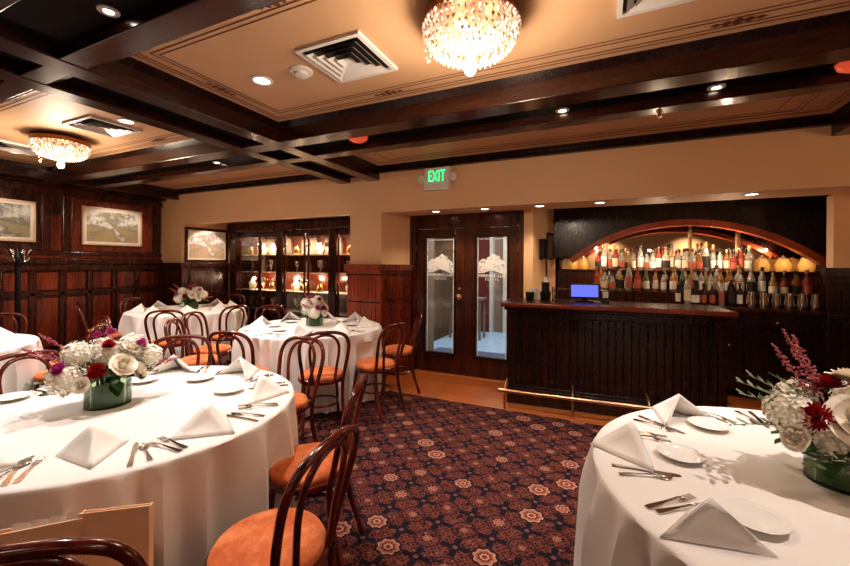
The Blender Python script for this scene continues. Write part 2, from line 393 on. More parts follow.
# painted lines and medallions on the tan panels
m=MB(); z=ZC-.0015
def rectline(x0,x1,y0,y1,w):
    for a in ((x0,x1,y0,y0+w),(x0,x1,y1-w,y1),(x0,x0+w,y0+w,y1-w),(x1-w,x1,y0+w,y1-w)):
        m.box(a[0],a[1],a[2],a[3],z-.001,z)
def medallion(x,y,along=True,s=1.):
    for k in range(-2,3):
        u=k*.032*s; h=(.030,.018,.012)[abs(k)]*s
        vs=[(u-.018*s,0),(u,h),(u+.018*s,0),(u,-h)]
        pts=[((x+a,y+b,z-.002) if along else (x+b,y+a,z-.002)) for a,b in vs]
        m.add(pts,[(0,1,2,3)] if along else [(3,2,1,0)])
for X0,X1 in ((-2.73,1.74),(XL+.52,-3.36)):
    for d,w in ((.085,.009),(.12,.009),(.19,.009),(.225,.007)): rectline(X0+d,X1-d,1.26+d,2.68-d,w)
    for fx in (.28,.75): 
        medallion(X0+(X1-X0)*fx,2.68-.158,True,1.5); medallion(X0+(X1-X0)*fx,1.26+.158,True,1.5)
    medallion(X0+.158,1.97,False,1.5); medallion(X1-.158,1.97,False,1.5)
    for d,w in ((.10,.008),(.14,.006),(.30,.008),(.34,.006),(.46,.008)): rectline(X0+d,X1-d,3.31+.10+d*.4,YW-.16-d*.4,w)
    for fx in (.2,.5,.8): medallion(X0+(X1-X0)*fx,3.80,True,1.3)
struct(m.build('trim_13',M['stripe']))

# ------------------------------------------------------------------ ceiling fittings
def downlight(x,y,z,label,r=.055,group=None,lit=True):
    e=empty('recessed_downlight',(x,y,z),0,label,'ceiling light',group)
    MB().lathe([(r,.002),(r+.022,-.002),(r+.020,-.008),(r,-.010),(r-.004,-.004)],24).build('trim_ring',M['white'],e,True)
    MB().lathe([(0,-.0045),(r-.004,-.0045),(r-.004,-.001),(0,-.001)],20).build('lens',M['bulb_soft'] if lit else M['black'],e)
    return e
downlight(-2.186,1.989,ZC,'white recessed downlight beside the smoke detector and large vent')
downlight(-3.951,2.064,ZC,'recessed downlight between the vent and double beam near the oval crystal light')
downlight(-6.258,2.120,ZC,'recessed downlight beside the vent close to the panelled wall')
downlight(-2.12,1.03,ZB+.07,'recessed downlight in the black coffer above the near beam',.024)
downlight(1.252,1.989,ZC,'recessed downlight over the round table with the large bouquet')
for x,lb in ((-.30,'small recessed spotlight in the black gap, nearer the crystal light'),(.66,'small recessed spotlight in the black gap toward the bar end'),(-4.15,'small recessed spotlight in the black gap by the cabinet side')):
    downlight(x,3.125,ZB+.07,lb,.03)
for x,y,lb in ((-.30+1.6,3.04,'large red dome standing in for a reflection in the black gap, bar side'),(-2.08,3.0,'small red dome standing in for a reflection beside the beam crossing')):
    e=empty('red_reflection_dome',(x,y,ZB+.07),0,lb,'ceiling light')  # glowing domes stand in for reflections of recessed lights
    MB().lathe([(.10,.0),(.105,-.006),(.095,-.01)],24).build('ring',M['bronze'],e,True)
    MB().lathe([(.095,-.008),(.085,-.035),(.05,-.055),(0,-.062)],20).build('lens',M['redglow'],e,True)
for i,(x,nm) in enumerate(((-1.976,'over the left glazed door'),(-1.33,'over the right glazed door'),(-.683,'over the pillar between doors and bar'),(-.051,'over the screen end of the bar'),(.6,'over the middle of the bar arch'),(1.248,'over the far end of the bar arch'))):
    downlight(x,4.60,SOF,('recessed soffit downlight ' if i!=4 else 'unlit dark soffit downlight ')+nm,.05,None,i!=4)
# vents
def vent(x0,x1,y0,y1,label):
    cx,cy=(x0+x1)/2,(y0+y1)/2; hx,hy=(x1-x0)/2,(y1-y0)/2
    e=empty('air_vent',(cx,cy,ZC),0,label,'vent')
    m=MB()
    def fr(a,b,z1,z2):
        # sloped square ring from half-size fraction a to b
        o_=[(-hx*a,-hy*a,z1),(hx*a,-hy*a,z1),(hx*a,hy*a,z1),(-hx*a,hy*a,z1)]; i_=[(-hx*b,-hy*b,z2),(hx*b,-hy*b,z2),(hx*b,hy*b,z2),(-hx*b,hy*b,z2)]
        m.add(o_+i_,[(k,(k+1)%4,4+(k+1)%4,4+k) for k in range(4)])
    m.box(-hx,hx,-hy,-hy*.88,-.02,0);m.box(-hx,hx,hy*.88,hy,-.02,0);m.box(-hx,-hx*.88,-hy*.88,hy*.88,-.02,0);m.box(hx*.88,hx,-hy*.88,hy*.88,-.02,0)
    m.build('frame',M['white'],e)
    m=MB()
    for k in range(4):
        a=.80-k*.19; fr(a,a-.15,-.030,-.006)
    m.box(-hx*.07,hx*.07,-hy*.07,hy*.07,-.012,-.008)
    m.build('louvre',M['white'],e)
    MB().box(-hx*.88,hx*.88,-hy*.88,hy*.88,-.003,-.001).build('duct_opening',M['black'],e)
vent(-1.691,-1.233,1.775,2.223,'white square louvred vent beside the smoke detector')
vent(-4.539,-4.072,1.840,2.270,'square louvred vent between oval crystal light and the double beam')
vent(-6.220,-5.791,1.821,2.260,'square louvred vent nearest the panelled wall')
vent(0.047,0.467,1.803,2.214,'square louvred vent past the nearer crystal light')
e=empty('smoke_detector',(-1.840,1.999,ZC),0,'round white smoke detector between downlight and vent','smoke detector')
MB().lathe([(.075,0),(.075,-.012),(.06,-.018),(.0,-.018)],28).build('base',M['white'],e,True)
MB().lathe([(.045,-.018),(.045,-.035),(.035,-.042),(0,-.042)],24).build('sensor',M['white'],e,True)
e=empty('sprinkler_head',(.35,3.24,ZB),0,'small bronze sprinkler head under the beam over the bar','sprinkler')
MB().lathe([(.02,0),(.02,-.01),(.008,-.015),(.008,-.035),(.0,-.035)],12).build('body',M['bronze'],e,True)
MB().lathe([(0,-.045),(.018,-.045),(.018,-.042),(0,-.042)],12).box(-.010,-.006,-.003,.003,-.045,-.01).box(.006,.010,-.003,.003,-.045,-.01).build('deflector',M['bronze'],e)

def crystal_mat():
    t=NT('cut_crystal'); p=t.pos(); n=t.noise(p,45,2)
    c=t.ramp(n,[(.36,(.22,.07,.025)),(.48,(.95,.55,.32)),(.60,(1,.90,.76))])
    e=t.n('ShaderNodeEmission',{'Color':c,'Strength':t.math('MULTIPLY',t.math('POWER',n,2.),4.2)})
    g=t.n('ShaderNodeBsdfPrincipled',{'Base Color':(.95,.85,.75,1),'Roughness':.08,'Metallic':.2})
    mx=t.n('ShaderNodeMixShader',{0:.55,1:g.outputs[0],2:e.outputs[0]}); t.t.links.new(mx.outputs[0],t.out.inputs[0]); return t.m
M['crystal']=crystal_mat()
M['crystal_clear']=glassy('pendant_crystal',(1,.86,.70),.35,.05,.5)
def chandelier(x,y,label,r=.245):
    e=empty('crystal_ceiling_light',(x,y,ZC),0,label,'chandelier')
    MB().lathe([(.10,0),(.10,-.02),(r*.9,-.03),(r,-.035),(r,-.075),(r*.96,-.08),(r*.9,-.06),(0,-.05)],48).build('bronze_rim',M['bronze'],e,True)
    m=MB(); N=8
    for k in range(N):
        t_=k/(N-1); rr=r*.98*math.cos(t_*1.30)**.75; zz=-.088-.125*math.sin(t_*PI/2)
        cnt=max(8,int(2*PI*rr/.030))
        for q in range(cnt):
            a=2*PI*(q+.5*(k%2))/cnt; m.octa((rr*math.cos(a),rr*math.sin(a),zz),.0115,.019)
    o=m.build('crystal_beads',M['crystal'],e); o['kind']='stuff'
    MB().lathe([(r*.88,-.08),(r*.80,-.115),(r*.6,-.15),(r*.3,-.18),(.0,-.19)],32,cap=False).build('glass_bowl',M['amber_in'],e,True)
    m=MB()
    for k in range(3):
        a=2*PI*k/3+.4; m.ball((.10*math.cos(a),.10*math.sin(a),-.12),.028)
    m.build('bulb',M['bulb'],e,True)
    MB().lathe([(0,-.205),(.03,-.215),(.024,-.232),(.016,-.24),(.026,-.25),(.034,-.275),(.030,-.305),(.016,-.32),(0,-.322)],16).build('drop_finial',M['crystal_clear'],e,True)
    m=MB()
    for i in range(9):
        a=PI*1.15; u=i/8; m.ball((r*(.98-.2*u)*math.cos(a)-.0,r*(.98-.2*u)*math.sin(a),-.09-.26*math.sin(u*PI)*.55-.05*u),.007,6,4)
    m.build('loose_bead_strand',M['crystal_clear'],e,True)
M['amber_in']=glassy('inner_bowl',(1,.72,.45),.25,.2,.8)
chandelier(-.625,1.885,'crystal bowl ceiling light with bronze rim, nearer one, beside the large vent')
chandelier(-5.09,2.06,'crystal bowl ceiling light with bronze rim, farther one, toward the panelled wall',.235)

# exit sign
def text_mesh(name,s,size,mat,loc,rot,parent=None,ext=.002,align='CENTER',sx=1):
    c=bpy.data.curves.new(name,'FONT'); c.body=s; c.size=size; c.extrude=ext; c.align_x=align; c.align_y='CENTER'
    tmp=bpy.data.objects.new('t',c); COL.objects.link(tmp); dg=bpy.context.evaluated_depsgraph_get()
    me=bpy.data.meshes.new_from_object(tmp.evaluated_get(dg)); bpy.data.objects.remove(tmp)
    me.materials.clear(); me.materials.append(mat); me.name=name
    o=bpy.data.objects.new(name,me); COL.objects.link(o); o.location=loc; o.rotation_euler=rot; o.scale=(sx,1,1)
    if parent: o.parent=parent
    return o
e=empty('exit_sign',(-1.88,YW,2.55),0,'white exit sign with green letters and two lamp heads above the doors','exit sign')
MB().box(-.17,.17,-.06,0,-.14,.14).build('housing',M['white'],e,bevel=.008)
text_mesh('lettering','EXIT',.20,M['exit'],(0.0,-.062,.025),(PI/2,0,0),e,.002,sx=.56)
for s in (-1,1):
    T=Matrix.Translation((s*.20,-.05,.0))@Matrix.Rotation(s*.5,4,'Z')@Matrix.Rotation(PI/2,4,'X')
    MB().lathe([(.02,-.05),(.04,-.03),(.05,.02),(.05,.04),(0,.035)],18,T).build('lamp_head',M['white'],e,True)
# phone and frame on pillar side
A=math.atan2(5.75-(YD-.04),.18); 
def pil(u): return Vector((-.81+.18*u,YD-.04+(5.75-YD+.04)*u,0))
T0=lambda u,z: Matrix.Translation(pil(u)+Vector((0,0,z)))@Matrix.Rotation(A,4,'Z')
e=empty('wall_telephone',(0,0,0),0,'black corded telephone mounted on the pillar side beside the bar','telephone')
T=T0(.35,1.70); MB().box(-.08,.08,-.07,0,-.13,.13,T).build('body',M['black'],e,bevel=.006)
MB().box(-.07,-.02,-.11,-.071,-.12,.12,T).build('handset',M['blackm'],e,bevel=.01)
MB().tube(smoothpath([T@Vector((-.04,-.09,-.12)),T@Vector((0,-.07,-.35)),T@Vector((.05,-.05,-.38)),T@Vector((.05,-.04,-.14))],6),.006,6).build('cord',M['black'],e,True)
e=empty('notice_frame',(0,0,0),0,'black framed notice hung on the pillar side past the telephone','picture frame')
T=T0(.72,1.75); MB().box(-.13,.13,-.02,0,-.18,-.155,T).box(-.13,.13,-.02,0,.155,.18,T).box(-.13,-.105,-.02,0,-.155,.155,T).box(.105,.13,-.02,0,-.155,.155,T).build('frame',M['black'],e)
MB().box(-.105,.105,-.008,0,-.155,.155,T).build('sheet',M['hallwall'],e)

# ------------------------------------------------------------------ doors
def door(n,x0,x1,px0,px1,hinge):
    y0,y1=YD,YD+.045
    m=MB(); z0,z1,zp0,zp1=.012,1.985,.28,1.86
    m.box(x0,px0-.02,y0,y1,z0,z1);m.box(px1+.02,x1,y0,y1,z0,z1);m.box(px0-.02,px1+.02,y0,y1,z0,zp0-.02);m.box(px0-.02,px1+.02,y0,y1,zp1+.02,z1)
    d=m.build('door_%d'%n,M['door'],bevel=.004); struct(d)
    m=MB()
    for a in ((px0-.025,px1+.025,zp0-.03,zp0),(px0-.025,px1+.025,zp1,zp1+.03),(px0-.025,px0,zp0,zp1),(px1,px1+.025,zp0,zp1)): m.box(a[0],a[1],y0-.012,y1,a[2],a[3])
    m.build('glazing_bead',M['dark'],d,bevel=.003)
    MB().box(px0,px1,y0+.018,y0+.024,zp0,zp1).build('glass_pane',M['pane'],d)
    # bevelled border strip
    m=MB(); b=.035; yy=y0+.016
    m.box(px0+.01,px0+.022,yy-.001,yy,zp0,zp1).box(px1-.022,px1-.01,yy-.001,yy,zp0,zp1).box(px0+.022,px1-.022,yy-.001,yy,zp1-.03,zp1-.018)
    m.build('bevel_line',M['etch'],d)
    # etched emblem: hills over a grandstand line, writing beneath
    cx=(px0+px1)/2; w=(px1-px0)/2-.01; m=MB(); K=24
    def ht(u): return .085+.105*math.exp(-((u-.15)/.55)**2)+.03*math.exp(-((u+.65)/.25)**2)-.03*max(0,u-.6)/.4+.006*math.sin(u*17)
    for k in range(K):
        u0=-1+2*k/K; u1=-1+2*(k+1)/K
        lo0=1.385+.045*max(0,1-abs((u0-.0)/.6)); lo1=1.385+.045*max(0,1-abs((u1-.0)/.6))
        m.add([(cx+w*u0,yy-.002,lo0),(cx+w*u1,yy-.002,lo1),(cx+w*u1,yy-.002,1.435+ht(u1)*1.05),(cx+w*u0,yy-.002,1.435+ht(u0)*1.05)],[(0,1,2,3)])
    m.box(cx-w*.92,cx+w*.2,yy-.003,yy-.002,1.352,1.366); m.box(cx-w*.92,cx+w*.85,yy-.003,yy-.002,1.335,1.341)
    m.build('etched_emblem',M['etch'],d)
    text_mesh('etched_lettering','CLUB',.06,M['etch'],(cx+w*.55,yy-.003,1.358),(PI/2,0,0),d,.001)
    m=MB()
    for k in range(6):
        xx=cx-.085+k*.032; m.box(xx,xx+.007,yy-.003,yy-.002,1.285,1.322)
        if k%2: m.box(xx,xx+.022,yy-.003,yy-.002,1.285,1.291)
        else: m.box(xx,xx+.022,yy-.003,yy-.002,1.316,1.322)
    m.build('etched_writing',M['etch'],d)
    kx=x1-.07 if hinge<0 else x0+.07
    if hinge<0:
        T=Matrix.Translation((kx,y0,1.06))@Matrix.Rotation(PI/2,4,'X')
        MB().lathe([(.035,0),(.035,.006),(.012,.010),(.012,.035),(.03,.045),(.034,.06),(.02,.072),(0,.074)],20,T).build('door_knob',M['brass'],d,True)
        T=Matrix.Translation((kx,y0,1.17))@Matrix.Rotation(PI/2,4,'X')
        MB().lathe([(.022,0),(.022,.008),(.012,.012),(0,.012)],16,T).build('deadbolt',M['brass'],d,True)
    hx=x0 if hinge<0 else x1
    for zz in (.35,1.05,1.72):
        MB().box(hx-.012,hx+.012,y0-.012,y0,zz-.05,zz+.05).build('hinge',M['bronze'],d)
door(1,-2.43,-1.712,-2.28,-1.86,-1)
door(2,-1.706,-.99,-1.545,-1.135,1)
m=MB(); m.box(-2.54,-2.433,YD-.03,YD+.08,0,SOF); m.box(-.987,-.90,YD-.03,YD+.08,0,SOF); m.box(-2.433,-.987,YD-.03,YD+.08,1.99,SOF)
m.box(-2.433,-.987,YD-.045,YD-.03,2.05,2.10)
struct(m.build('trim_14',M['door'],bevel=.006))
MB_=MB().box(-2.43,-.99,YD-.01,YD+.06,0,.010); struct(MB_.build('trim_15',M['brass']))
# hallway beyond doors
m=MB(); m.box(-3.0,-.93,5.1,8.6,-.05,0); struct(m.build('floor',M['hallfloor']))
m=MB(); m.box(-3.6,-3.5,6.0,8.6,0,2.6); m.box(-3.6,-.93,8.5,8.6,0,2.6); m.box(-.98,-.93,5.1,8.6,0,2.6); m.box(-2.7,-2.6,5.1,6.0,0,2.6); struct(m.build('wall_hallway',M['hallwall']))
struct(MB().box(-3.6,-.93,5.1,8.6,2.6,2.65).build('ceiling',M['hallwall']))
m=MB(); m.box(-2.9,-2.3,8.42,8.5,0,2.2); m.box(-1.9,-1.25,8.42,8.5,0,2.2); struct(m.build('trim_16',M['curtain'],bevel=.01))
m=MB()
for x in (-3.0,-2.25,-1.95,-1.2): m.box(x-.05,x+.03,8.36,8.5,0,2.3)
m.box(-3.05,-1.15,8.36,8.5,2.22,2.3); struct(m.build('trim_17',M['white']))
e=empty('hall_console',(-2.55,7.6,0),0,'pale console table with blooms seen through the left door pane','table')
MB().box(-.35,.35,-.2,.2,.78,.82).build('top',M['hallwall'],e)
for sx in (-.31,.31):
    for sy in (-.16,.16): MB().box(sx-.02,sx+.02,sy-.02,sy+.02,0,.78).build('leg',M['hallwall'],e)
e=empty('hall_vase',(-2.55,7.6,.82),0,'white vase of pale blooms standing on the hall console','vase')
MB().lathe([(.06,0),(.09,.08),(.05,.18),(.06,.2)],16).build('vase',M['china'],e,True)
m=MB(); 
for k in range(14): m.ball((random.uniform(-.16,.16),random.uniform(-.1,.1),.28+random.uniform(-.06,.12)),.05,7,5)
m.build('blooms',M['cream_fl'],e,True)

# ------------------------------------------------------------------ bar counter
_a=R(3.8); _p=Vector((-.97,4.08,0)); _q=_p-Matrix.Rotation(_a,3,'Z')@_p
e=empty('bar_counter',_q,_a,'long dark mahogany bar with beadboard front and brass foot rail','bar')
x0,x1=-.93,1.03; yf=4.27
m=MB(); m.box(x0,x1,yf,yf+.40,.0,1.04); m.build('carcass',M['bar'],e)
m=MB(); n=26
for k in range(n):
    a=x0+.06+(x1-x0-.12)*k/n; b=a+(x1-x0-.12)/n-.006
    m.box(a,b,yf-.018,yf,.20,.94)
m.build('beadboard',M['bar'],e,bevel=.005)
m=MB(); m.box(x0-.01,x0+.06,yf-.03,yf,.16,.98); m.box(x1-.06,x1+.01,yf-.03,yf,.16,.98); m.box(x0-.01,x1+.01,yf-.035,yf,.94,1.04); m.box(x0-.02,x1+.02,yf-.05,yf,.0,.17); m.box(x0-.015,x1+.015,yf-.04,yf,.17,.20)
m.build('face_frame',M['bar'],e,bevel=.008)
MB().box(-.985,1.055,4.11,4.72,1.057,1.10).build('countertop',M['dark'],e,bevel=.01)
MB().box(-1.0,1.07,4.085,4.125,1.052,1.098).box(1.04,1.07,4.125,4.72,1.052,1.098).box(-1.0,-.97,4.125,4.72,1.052,1.098).build('edge_nosing',M['topwood'],e,bevel=.012)
MB().box(-.97,1.05,4.13,4.69,1.015,1.055).build('countertop_moulding',M['dark'],e,bevel=.012)
for x in (-.85,-.28,.95):
    MB().add([(x-.025,yf-.03,.80),(x+.025,yf-.03,.80),(x+.025,yf-.03,1.015),(x-.025,yf-.03,1.015),(x-.025,4.16,1.015),(x+.025,4.16,1.015),(x-.025,4.18,.96),(x+.025,4.18,.96)],[(0,1,7,6),(6,7,5,4),(0,6,4,3),(1,2,5,7),(3,4,5,2),(0,3,2,1)]).build('corbel',M['bar'],e)
r_=MB().tube([(-1.0,4.02,.19),(1.16,4.02,.19)],.019,14).ball((-1.0,4.02,.19),.026,10,6).ball((1.16,4.02,.19),.026,10,6).build('foot_rail',M['brass'],e,True)
for x in (-.94,-.28,.38,1.04):
    MB().tube(smoothpath([(x,yf-.05,.26),(x,4.12,.26),(x,4.03,.21),(x,4.02,.10),(x,4.02,.0)],5),.011,8).build('rail_bracket',M['brass'],r_,True)

# back bar
e=empty('back_bar',(0,0,0),0,'dark back bar cabinet with arched canopy and mirror','cabinet')
MB().box(-.62,2.9,5.52,6.15,.08,.985).build('base_cabinet',M['dark'],e)
MB().box(-.62,2.9,5.48,6.15,.985,1.03).build('counter',M['panel_dark'],e,bevel=.008)
for k in range(5):
    a=-.55+k*.66
    d=MB().box(a,a+.58,5.50,5.52,.80,.955).build('drawer',M['dark'],e,bevel=.006)
    MB().ball((a+.29,5.485,.88),.02,10,6).build('knob',M['silver'],d,True)
    d=MB().box(a,a+.58,5.50,5.52,.12,.77).box(a+.06,a+.52,5.49,5.50,.2,.70).build('cupboard_door',M['dark'],e,bevel=.006)
    MB().ball((a+.52,5.48,.60),.016,10,6).build('knob',M['brass'],d,True)
MB().box(-.62,2.9,5.70,6.1,1.03,1.17).build('lower_riser',M['panel_dark'],e,bevel=.005)
MB().box(-.62,2.9,5.86,6.12,1.17,1.42).box(-.62,2.9,5.84,6.14,1.42,1.44).build('upper_shelf',M['panel_dark'],e,bevel=.005)
# canopy with arch
cxA,zA,RA=.86,.075,1.975
def arch(x,rad): 
    d=rad*rad-(x-cxA)**2
    return zA+math.sqrt(d) if d>0 else 0
K=48; xa,xb2=-.64,2.9
m=MB()
xs=[xa]+[cxA-1.24+2.48*k/K for k in range(K+1)]+[xb2]
def lowz(x): return max(1.60,arch(x,RA)) if abs(x-cxA)<=1.24 else 1.60
for a,b in zip(xs[:-1],xs[1:]):
    m.add([(a,5.6,lowz(a)),(b,5.6,lowz(b)),(b,5.6,2.6),(a,5.6,2.6),(a,5.72,lowz(a)),(b,5.72,lowz(b))],[(0,1,2,3),(1,0,4,5)])
m.build('canopy',M['dark'],e)
m=MB()
for k in range(40):
    a=-1+2*k/40;b=-1+2*(k+1)/40
    pts=[]
    for u in (a,b):
        x=cxA+u*1.75; z_=2.30-.28*u*u; pts+= [(x,5.596,z_),(x,5.596,z_+.012),(x,5.588,z_+.006)]
    m.add(pts,[(0,3,5,2),(2,5,4,1)])
m.build('canopy_moulding',M['dark'],e)
m=MB(); th0=math.asin(1.29/RA)
for k in range(K):
    q=[]
    for kk in (k,k+1):
        th=-th0+2*th0*kk/K
        for rad,y in ((RA+.012,5.57),(RA-.062,5.57),(RA-.062,5.70),(RA+.012,5.60)):
            q.append((cxA+rad*math.sin(th),y,zA+rad*math.cos(th)))
    m.add(q,[(0,4,5,1),(1,5,6,2),(0,3,7,4)])
m.build('arch_band',M['arch'],e)
MB().box(-.62,2.9,6.14,6.16,1.44,2.5).build('mirror',M['mirror'],e)
for x in (.03,1.02,1.53): MB().box(x-.015,x+.015,6.09,6.139,1.44,2.5).build('mirror_post',M['brass'],e,bevel=.003)
# amber lamps
for i,(x,lb) in enumerate(((-.42,'amber glass jar glowing on the shelf by the telephone side'),(-.28,'amber glass jar glowing, second beside the telephone-side jar'),(1.72,'amber glass jar glowing below the arch, first of three by the far pillar'),(1.92,'amber glass jar glowing, middle of three by the far pillar'),(2.13,'amber glass jar glowing, last of three against the far pillar'))):
    j=empty('amber_jar',(x,5.97,1.44),0,lb,'jar','amber jars on the back bar')
    MB().lathe([(.06,0),(.075,.03),(.078,.08),(.055,.13),(.045,.15)],18).build('bowl',M['amber_glow'],j,True)
    MB().lathe([(.055,.15),(.055,.165),(.015,.175),(.012,.19),(0,.195)],14).build('lid',M['brass'],j,True)

# bottles
BT={}
BM=[('clear',glassy('bottle_clear',(.85,.86,.82),.25),'clear glass'),('amber',glassy('bottle_amber',(.80,.42,.14),.25),'amber'),('green',glassy('bottle_green',(.30,.42,.25),.3),'green glass'),
    ('dark',plain('bottle_dark',(.03,.012,.01),.08),'near black'),('red',glassy('bottle_red',(.70,.20,.14),.3),'ruby red'),('gold',glassy('bottle_gold',(.92,.70,.38),.2),'honey coloured')]
LM=[('cream',plain('label_cream',(.75,.68,.52),.6)),('white',plain('label_white',(.85,.83,.80),.5)),('black',plain('label_black',(.03,.03,.03),.5)),('rust',plain('label_rust',(.45,.13,.08),.5))]
CAPS=[plain('cap_gold',(.45,.30,.12),.35,.8),plain('cap_black',(.02,.02,.02),.4),plain('cap_silver',(.6,.55,.5),.25,.9),plain('cap_brown',(.16,.05,.03),.4)]
SH=[[(.034,0),(.037,.01),(.037,.17),(.030,.20),(.014,.225),(.013,.28),(.015,.29)],
    [(.040,0),(.043,.01),(.043,.13),(.036,.165),(.014,.19),(.013,.25),(.016,.26)],
    [(.030,0),(.032,.01),(.032,.19),(.026,.225),(.013,.25),(.012,.30),(.014,.31)]]
proto={}
def bottle(x,y,z,sh,bm,lm,cp,label,group,rz=0,s=1.):
    key=(sh,bm,lm,cp)
    if key in proto:
        o=dup(proto[key],(x,y,z),rz,label,group); o.scale=(s,s,s); return o
    e=empty('liquor_bottle',(x,y,z),rz,label,'bottle',group); e.scale=(s,s,s)
    MB().lathe(SH[sh],14).build('glass_body',BM[bm][1],e,True)
    r=SH[sh][1][0]+.0012; zt=SH[sh][2][1]
    MB().lathe([(r,zt*.22),(r,zt*.85)],14,cap=False).build('paper_label',LM[lm][1],e,True)
    h=SH[sh][-1][1]
    MB().lathe([(.016,h-.03),(.017,h-.02),(.017,h+.012),(0,h+.013)],12).build('cap',CAPS[cp],e,True)
    proto[key]=e; return e
ORD=['first','second','third','fourth','fifth','sixth','seventh','eighth','ninth','tenth','eleventh','twelfth','thirteenth','fourteenth','fifteenth','sixteenth','seventeenth','eighteenth','nineteenth','twentieth','twenty-first','twenty-second','twenty-third','twenty-fourth']
random.seed(11)
def row(xa,xb,n,y,z,where,group,pool):
    for k in range(n):
        sh=random.randrange(3); bm=random.choice(pool); lm=random.choice((0,1,1,2,3)); cp=random.randrange(4)
        bottle(xa+(xb-xa)*k/(n-1)+random.uniform(-.006,.006),y+random.uniform(-.008,.008),z,sh,bm,lm,cp,
          '%s bottle, %s label, %s from screen end, %s'%(BM[bm][2],LM[lm][0],ORD[k],where),group,random.uniform(0,6),random.uniform(.82,1.14))
row(-.08,1.58,24,5.90,1.44,'front of top tier','bottles on the top tier of the back bar',(0,0,0,1,5,5,0,0,4,0))
row(-.10,2.05,23,5.745,1.17,'front of middle tier','bottles on the middle tier of the back bar',(0,0,1,5,5,0,0,4,2))
row(-.03,1.62,19,6.03,1.44,'the top rear row','rear bottles on the top tier of the back bar',(0,0,0,5,0,1))
row(-.05,2.0,20,5.835,1.17,'the middle rear row','rear bottles on the middle tier of the back bar',(0,0,5,0,1))
row(.82,1.42,8,5.62,1.03,'the counter tier','bottles on the back bar counter',(3,3,0,3,2,3))
for k in range(6):
    x=1.52+k*.11
    c=empty('metal_tankard',(x,5.60,1.03),random.uniform(0,1),'silvery metal tankard, %s in the line beside the counter bottles'%ORD[k],'tankard','metal tankards on the back bar')
    MB().lathe([(.042,0),(.046,.01),(.050,.07),(.042,.13),(.046,.17),(.043,.17),(.039,.13),(.046,.07),(0,.01)],18).build('body',M['silver'],c,True)
    MB().tube(smoothpath([(.044,0,.15),(.085,0,.14),(.085,0,.06),(.047,0,.04)],5),.006,6).build('handle',M['silver'],c,True)

# things on the bar top
e=empty('order_terminal',(-.20,4.60,1.10),R(8),'black touchscreen terminal with blue lit screen on the bar','monitor')
T=Matrix.Translation((0,0,.11))@Matrix.Rotation(R(-12),4,'X')
MB().box(-.155,.155,-.015,.015,-.075,.085,T).build('housing',M['black'],e,bevel=.006)
MB().box(-.137,.137,-.0165,-.0155,-.06,.07,T).build('screen',M['screen'],e)
MB().box(-.09,.09,-.06,.07,0,.018).box(-.03,.03,.0,.03,.018,.10).build('stand',M['black'],e,bevel=.004)
e=empty('card_reader',(.01,4.58,1.10),R(-10),'small grey card reader with pale screen beside the terminal','card reader')
MB().box(-.04,.04,-.04,.04,0,.03).box(-.035,.035,0,.03,.03,.13).build('body',M['black'],e,bevel=.006)
MB().box(-.028,.028,-.003,-.001,.05,.12).build('screen',M['white'],e)
def tub(x,y,r,h,mat,name,lb,fill=None,cat='container'):
    e=empty(name,(x,y,1.10),0,lb,cat)
    MB().lathe([(r*.85,0),(r,h),(r*.92,h),(r*.78,.01),(0,.01)],18).build('tub',mat,e,True)
    if fill:
        m=MB()
        for k in range(7): m.box(-.008+random.uniform(-.5,.5)*r,.008+random.uniform(-.5,.5)*r+.01,-.002,.002,.02,h+random.uniform(.02,.06),Matrix.Rotation(random.uniform(0,3),4,'Z'))
        m.build('contents',fill,e)
    return e
tub(-.77,4.52,.05,.09,M['black'],'napkin_caddy','squat black caddy at the pillar end of the bar',M['white'],'caddy')
tub(-.72,4.64,.04,.13,M['china'],'paper_cup','white cup standing between the black caddies on the bar',None,'cup')
tub(-.60,4.52,.06,.10,M['black'],'straw_caddy','wide black caddy of straws nearest the terminal',M['black'],'caddy')
tub(-.62,4.67,.045,.20,M['black'],'black_canister','tall black canister behind the straw caddy on the bar',M['white'],'canister')
tub(-.51,4.62,.035,.15,M['clear'],'drinking_glass','clear drinking glass beside the tall black canister','' or None,'glass')

# ------------------------------------------------------------------ display cabinet in the recess
cy0=5.40
e=empty('display_cabinet',(0,0,0),0,'mahogany display cabinet with glazed doors and lit shelves of silverware','cabinet')
MB().box(-6.72,-3.2,5.84,5.88,0,2.16).build('back_panel',M['panel'],e)
MB().box(-6.74,-3.2,cy0-.10,5.88,2.09,2.26).build('cornice',M['panel_dark'],e,bevel=.02)
m=MB(); m.box(-6.72,-3.2,cy0,5.84,0,.30); m.box(-6.72,-3.2,cy0-.02,cy0+.0,.0,.14); m.box(-6.72,-6.68,cy0,5.84,.3,2.09); m.box(-6.68,-3.2,cy0,cy0+.04,2.03,2.09)
m.build('base_and_side',M['panel_dark'],e,bevel=.005)
bays=[(-6.495,-6.00),(-5.935,-5.53),(-5.32,-4.89),(-4.77,-4.33),(-4.12,-3.70)]
pil_=[(-6.72,-6.53),(-5.50,-5.35),(-4.30,-4.15)]
for a,b in pil_: MB().box(a,b,cy0-.05,cy0+.0,0,2.09).build('pilaster',M['panel_dark'],e,bevel=.01)
for a,b in bays:
    d=MB().box(a-.03,a,cy0,cy0+.03,.3,2.03).box(b,b+.03,cy0,cy0+.03,.3,2.03).box(a,b,cy0,cy0+.03,.3,.34).box(a,b,cy0,cy0+.03,1.99,2.03).build('glazed_door',M['panel_dark'],e,bevel=.003)
    MB().box(a,b,cy0+.012,cy0+.016,.34,1.99).build('glass_pane',M['pane'],d)
shz=[.62,.98,1.33,1.66]
MB().box(-6.68,-3.2,cy0+.05,5.84,.30,.32).build('shelf',M['panel'],e)
for z_ in shz: MB().box(-6.68,-3.2,cy0+.06,5.82,z_-.014,z_).build('shelf',M['linerm'],e)
random.seed(5)
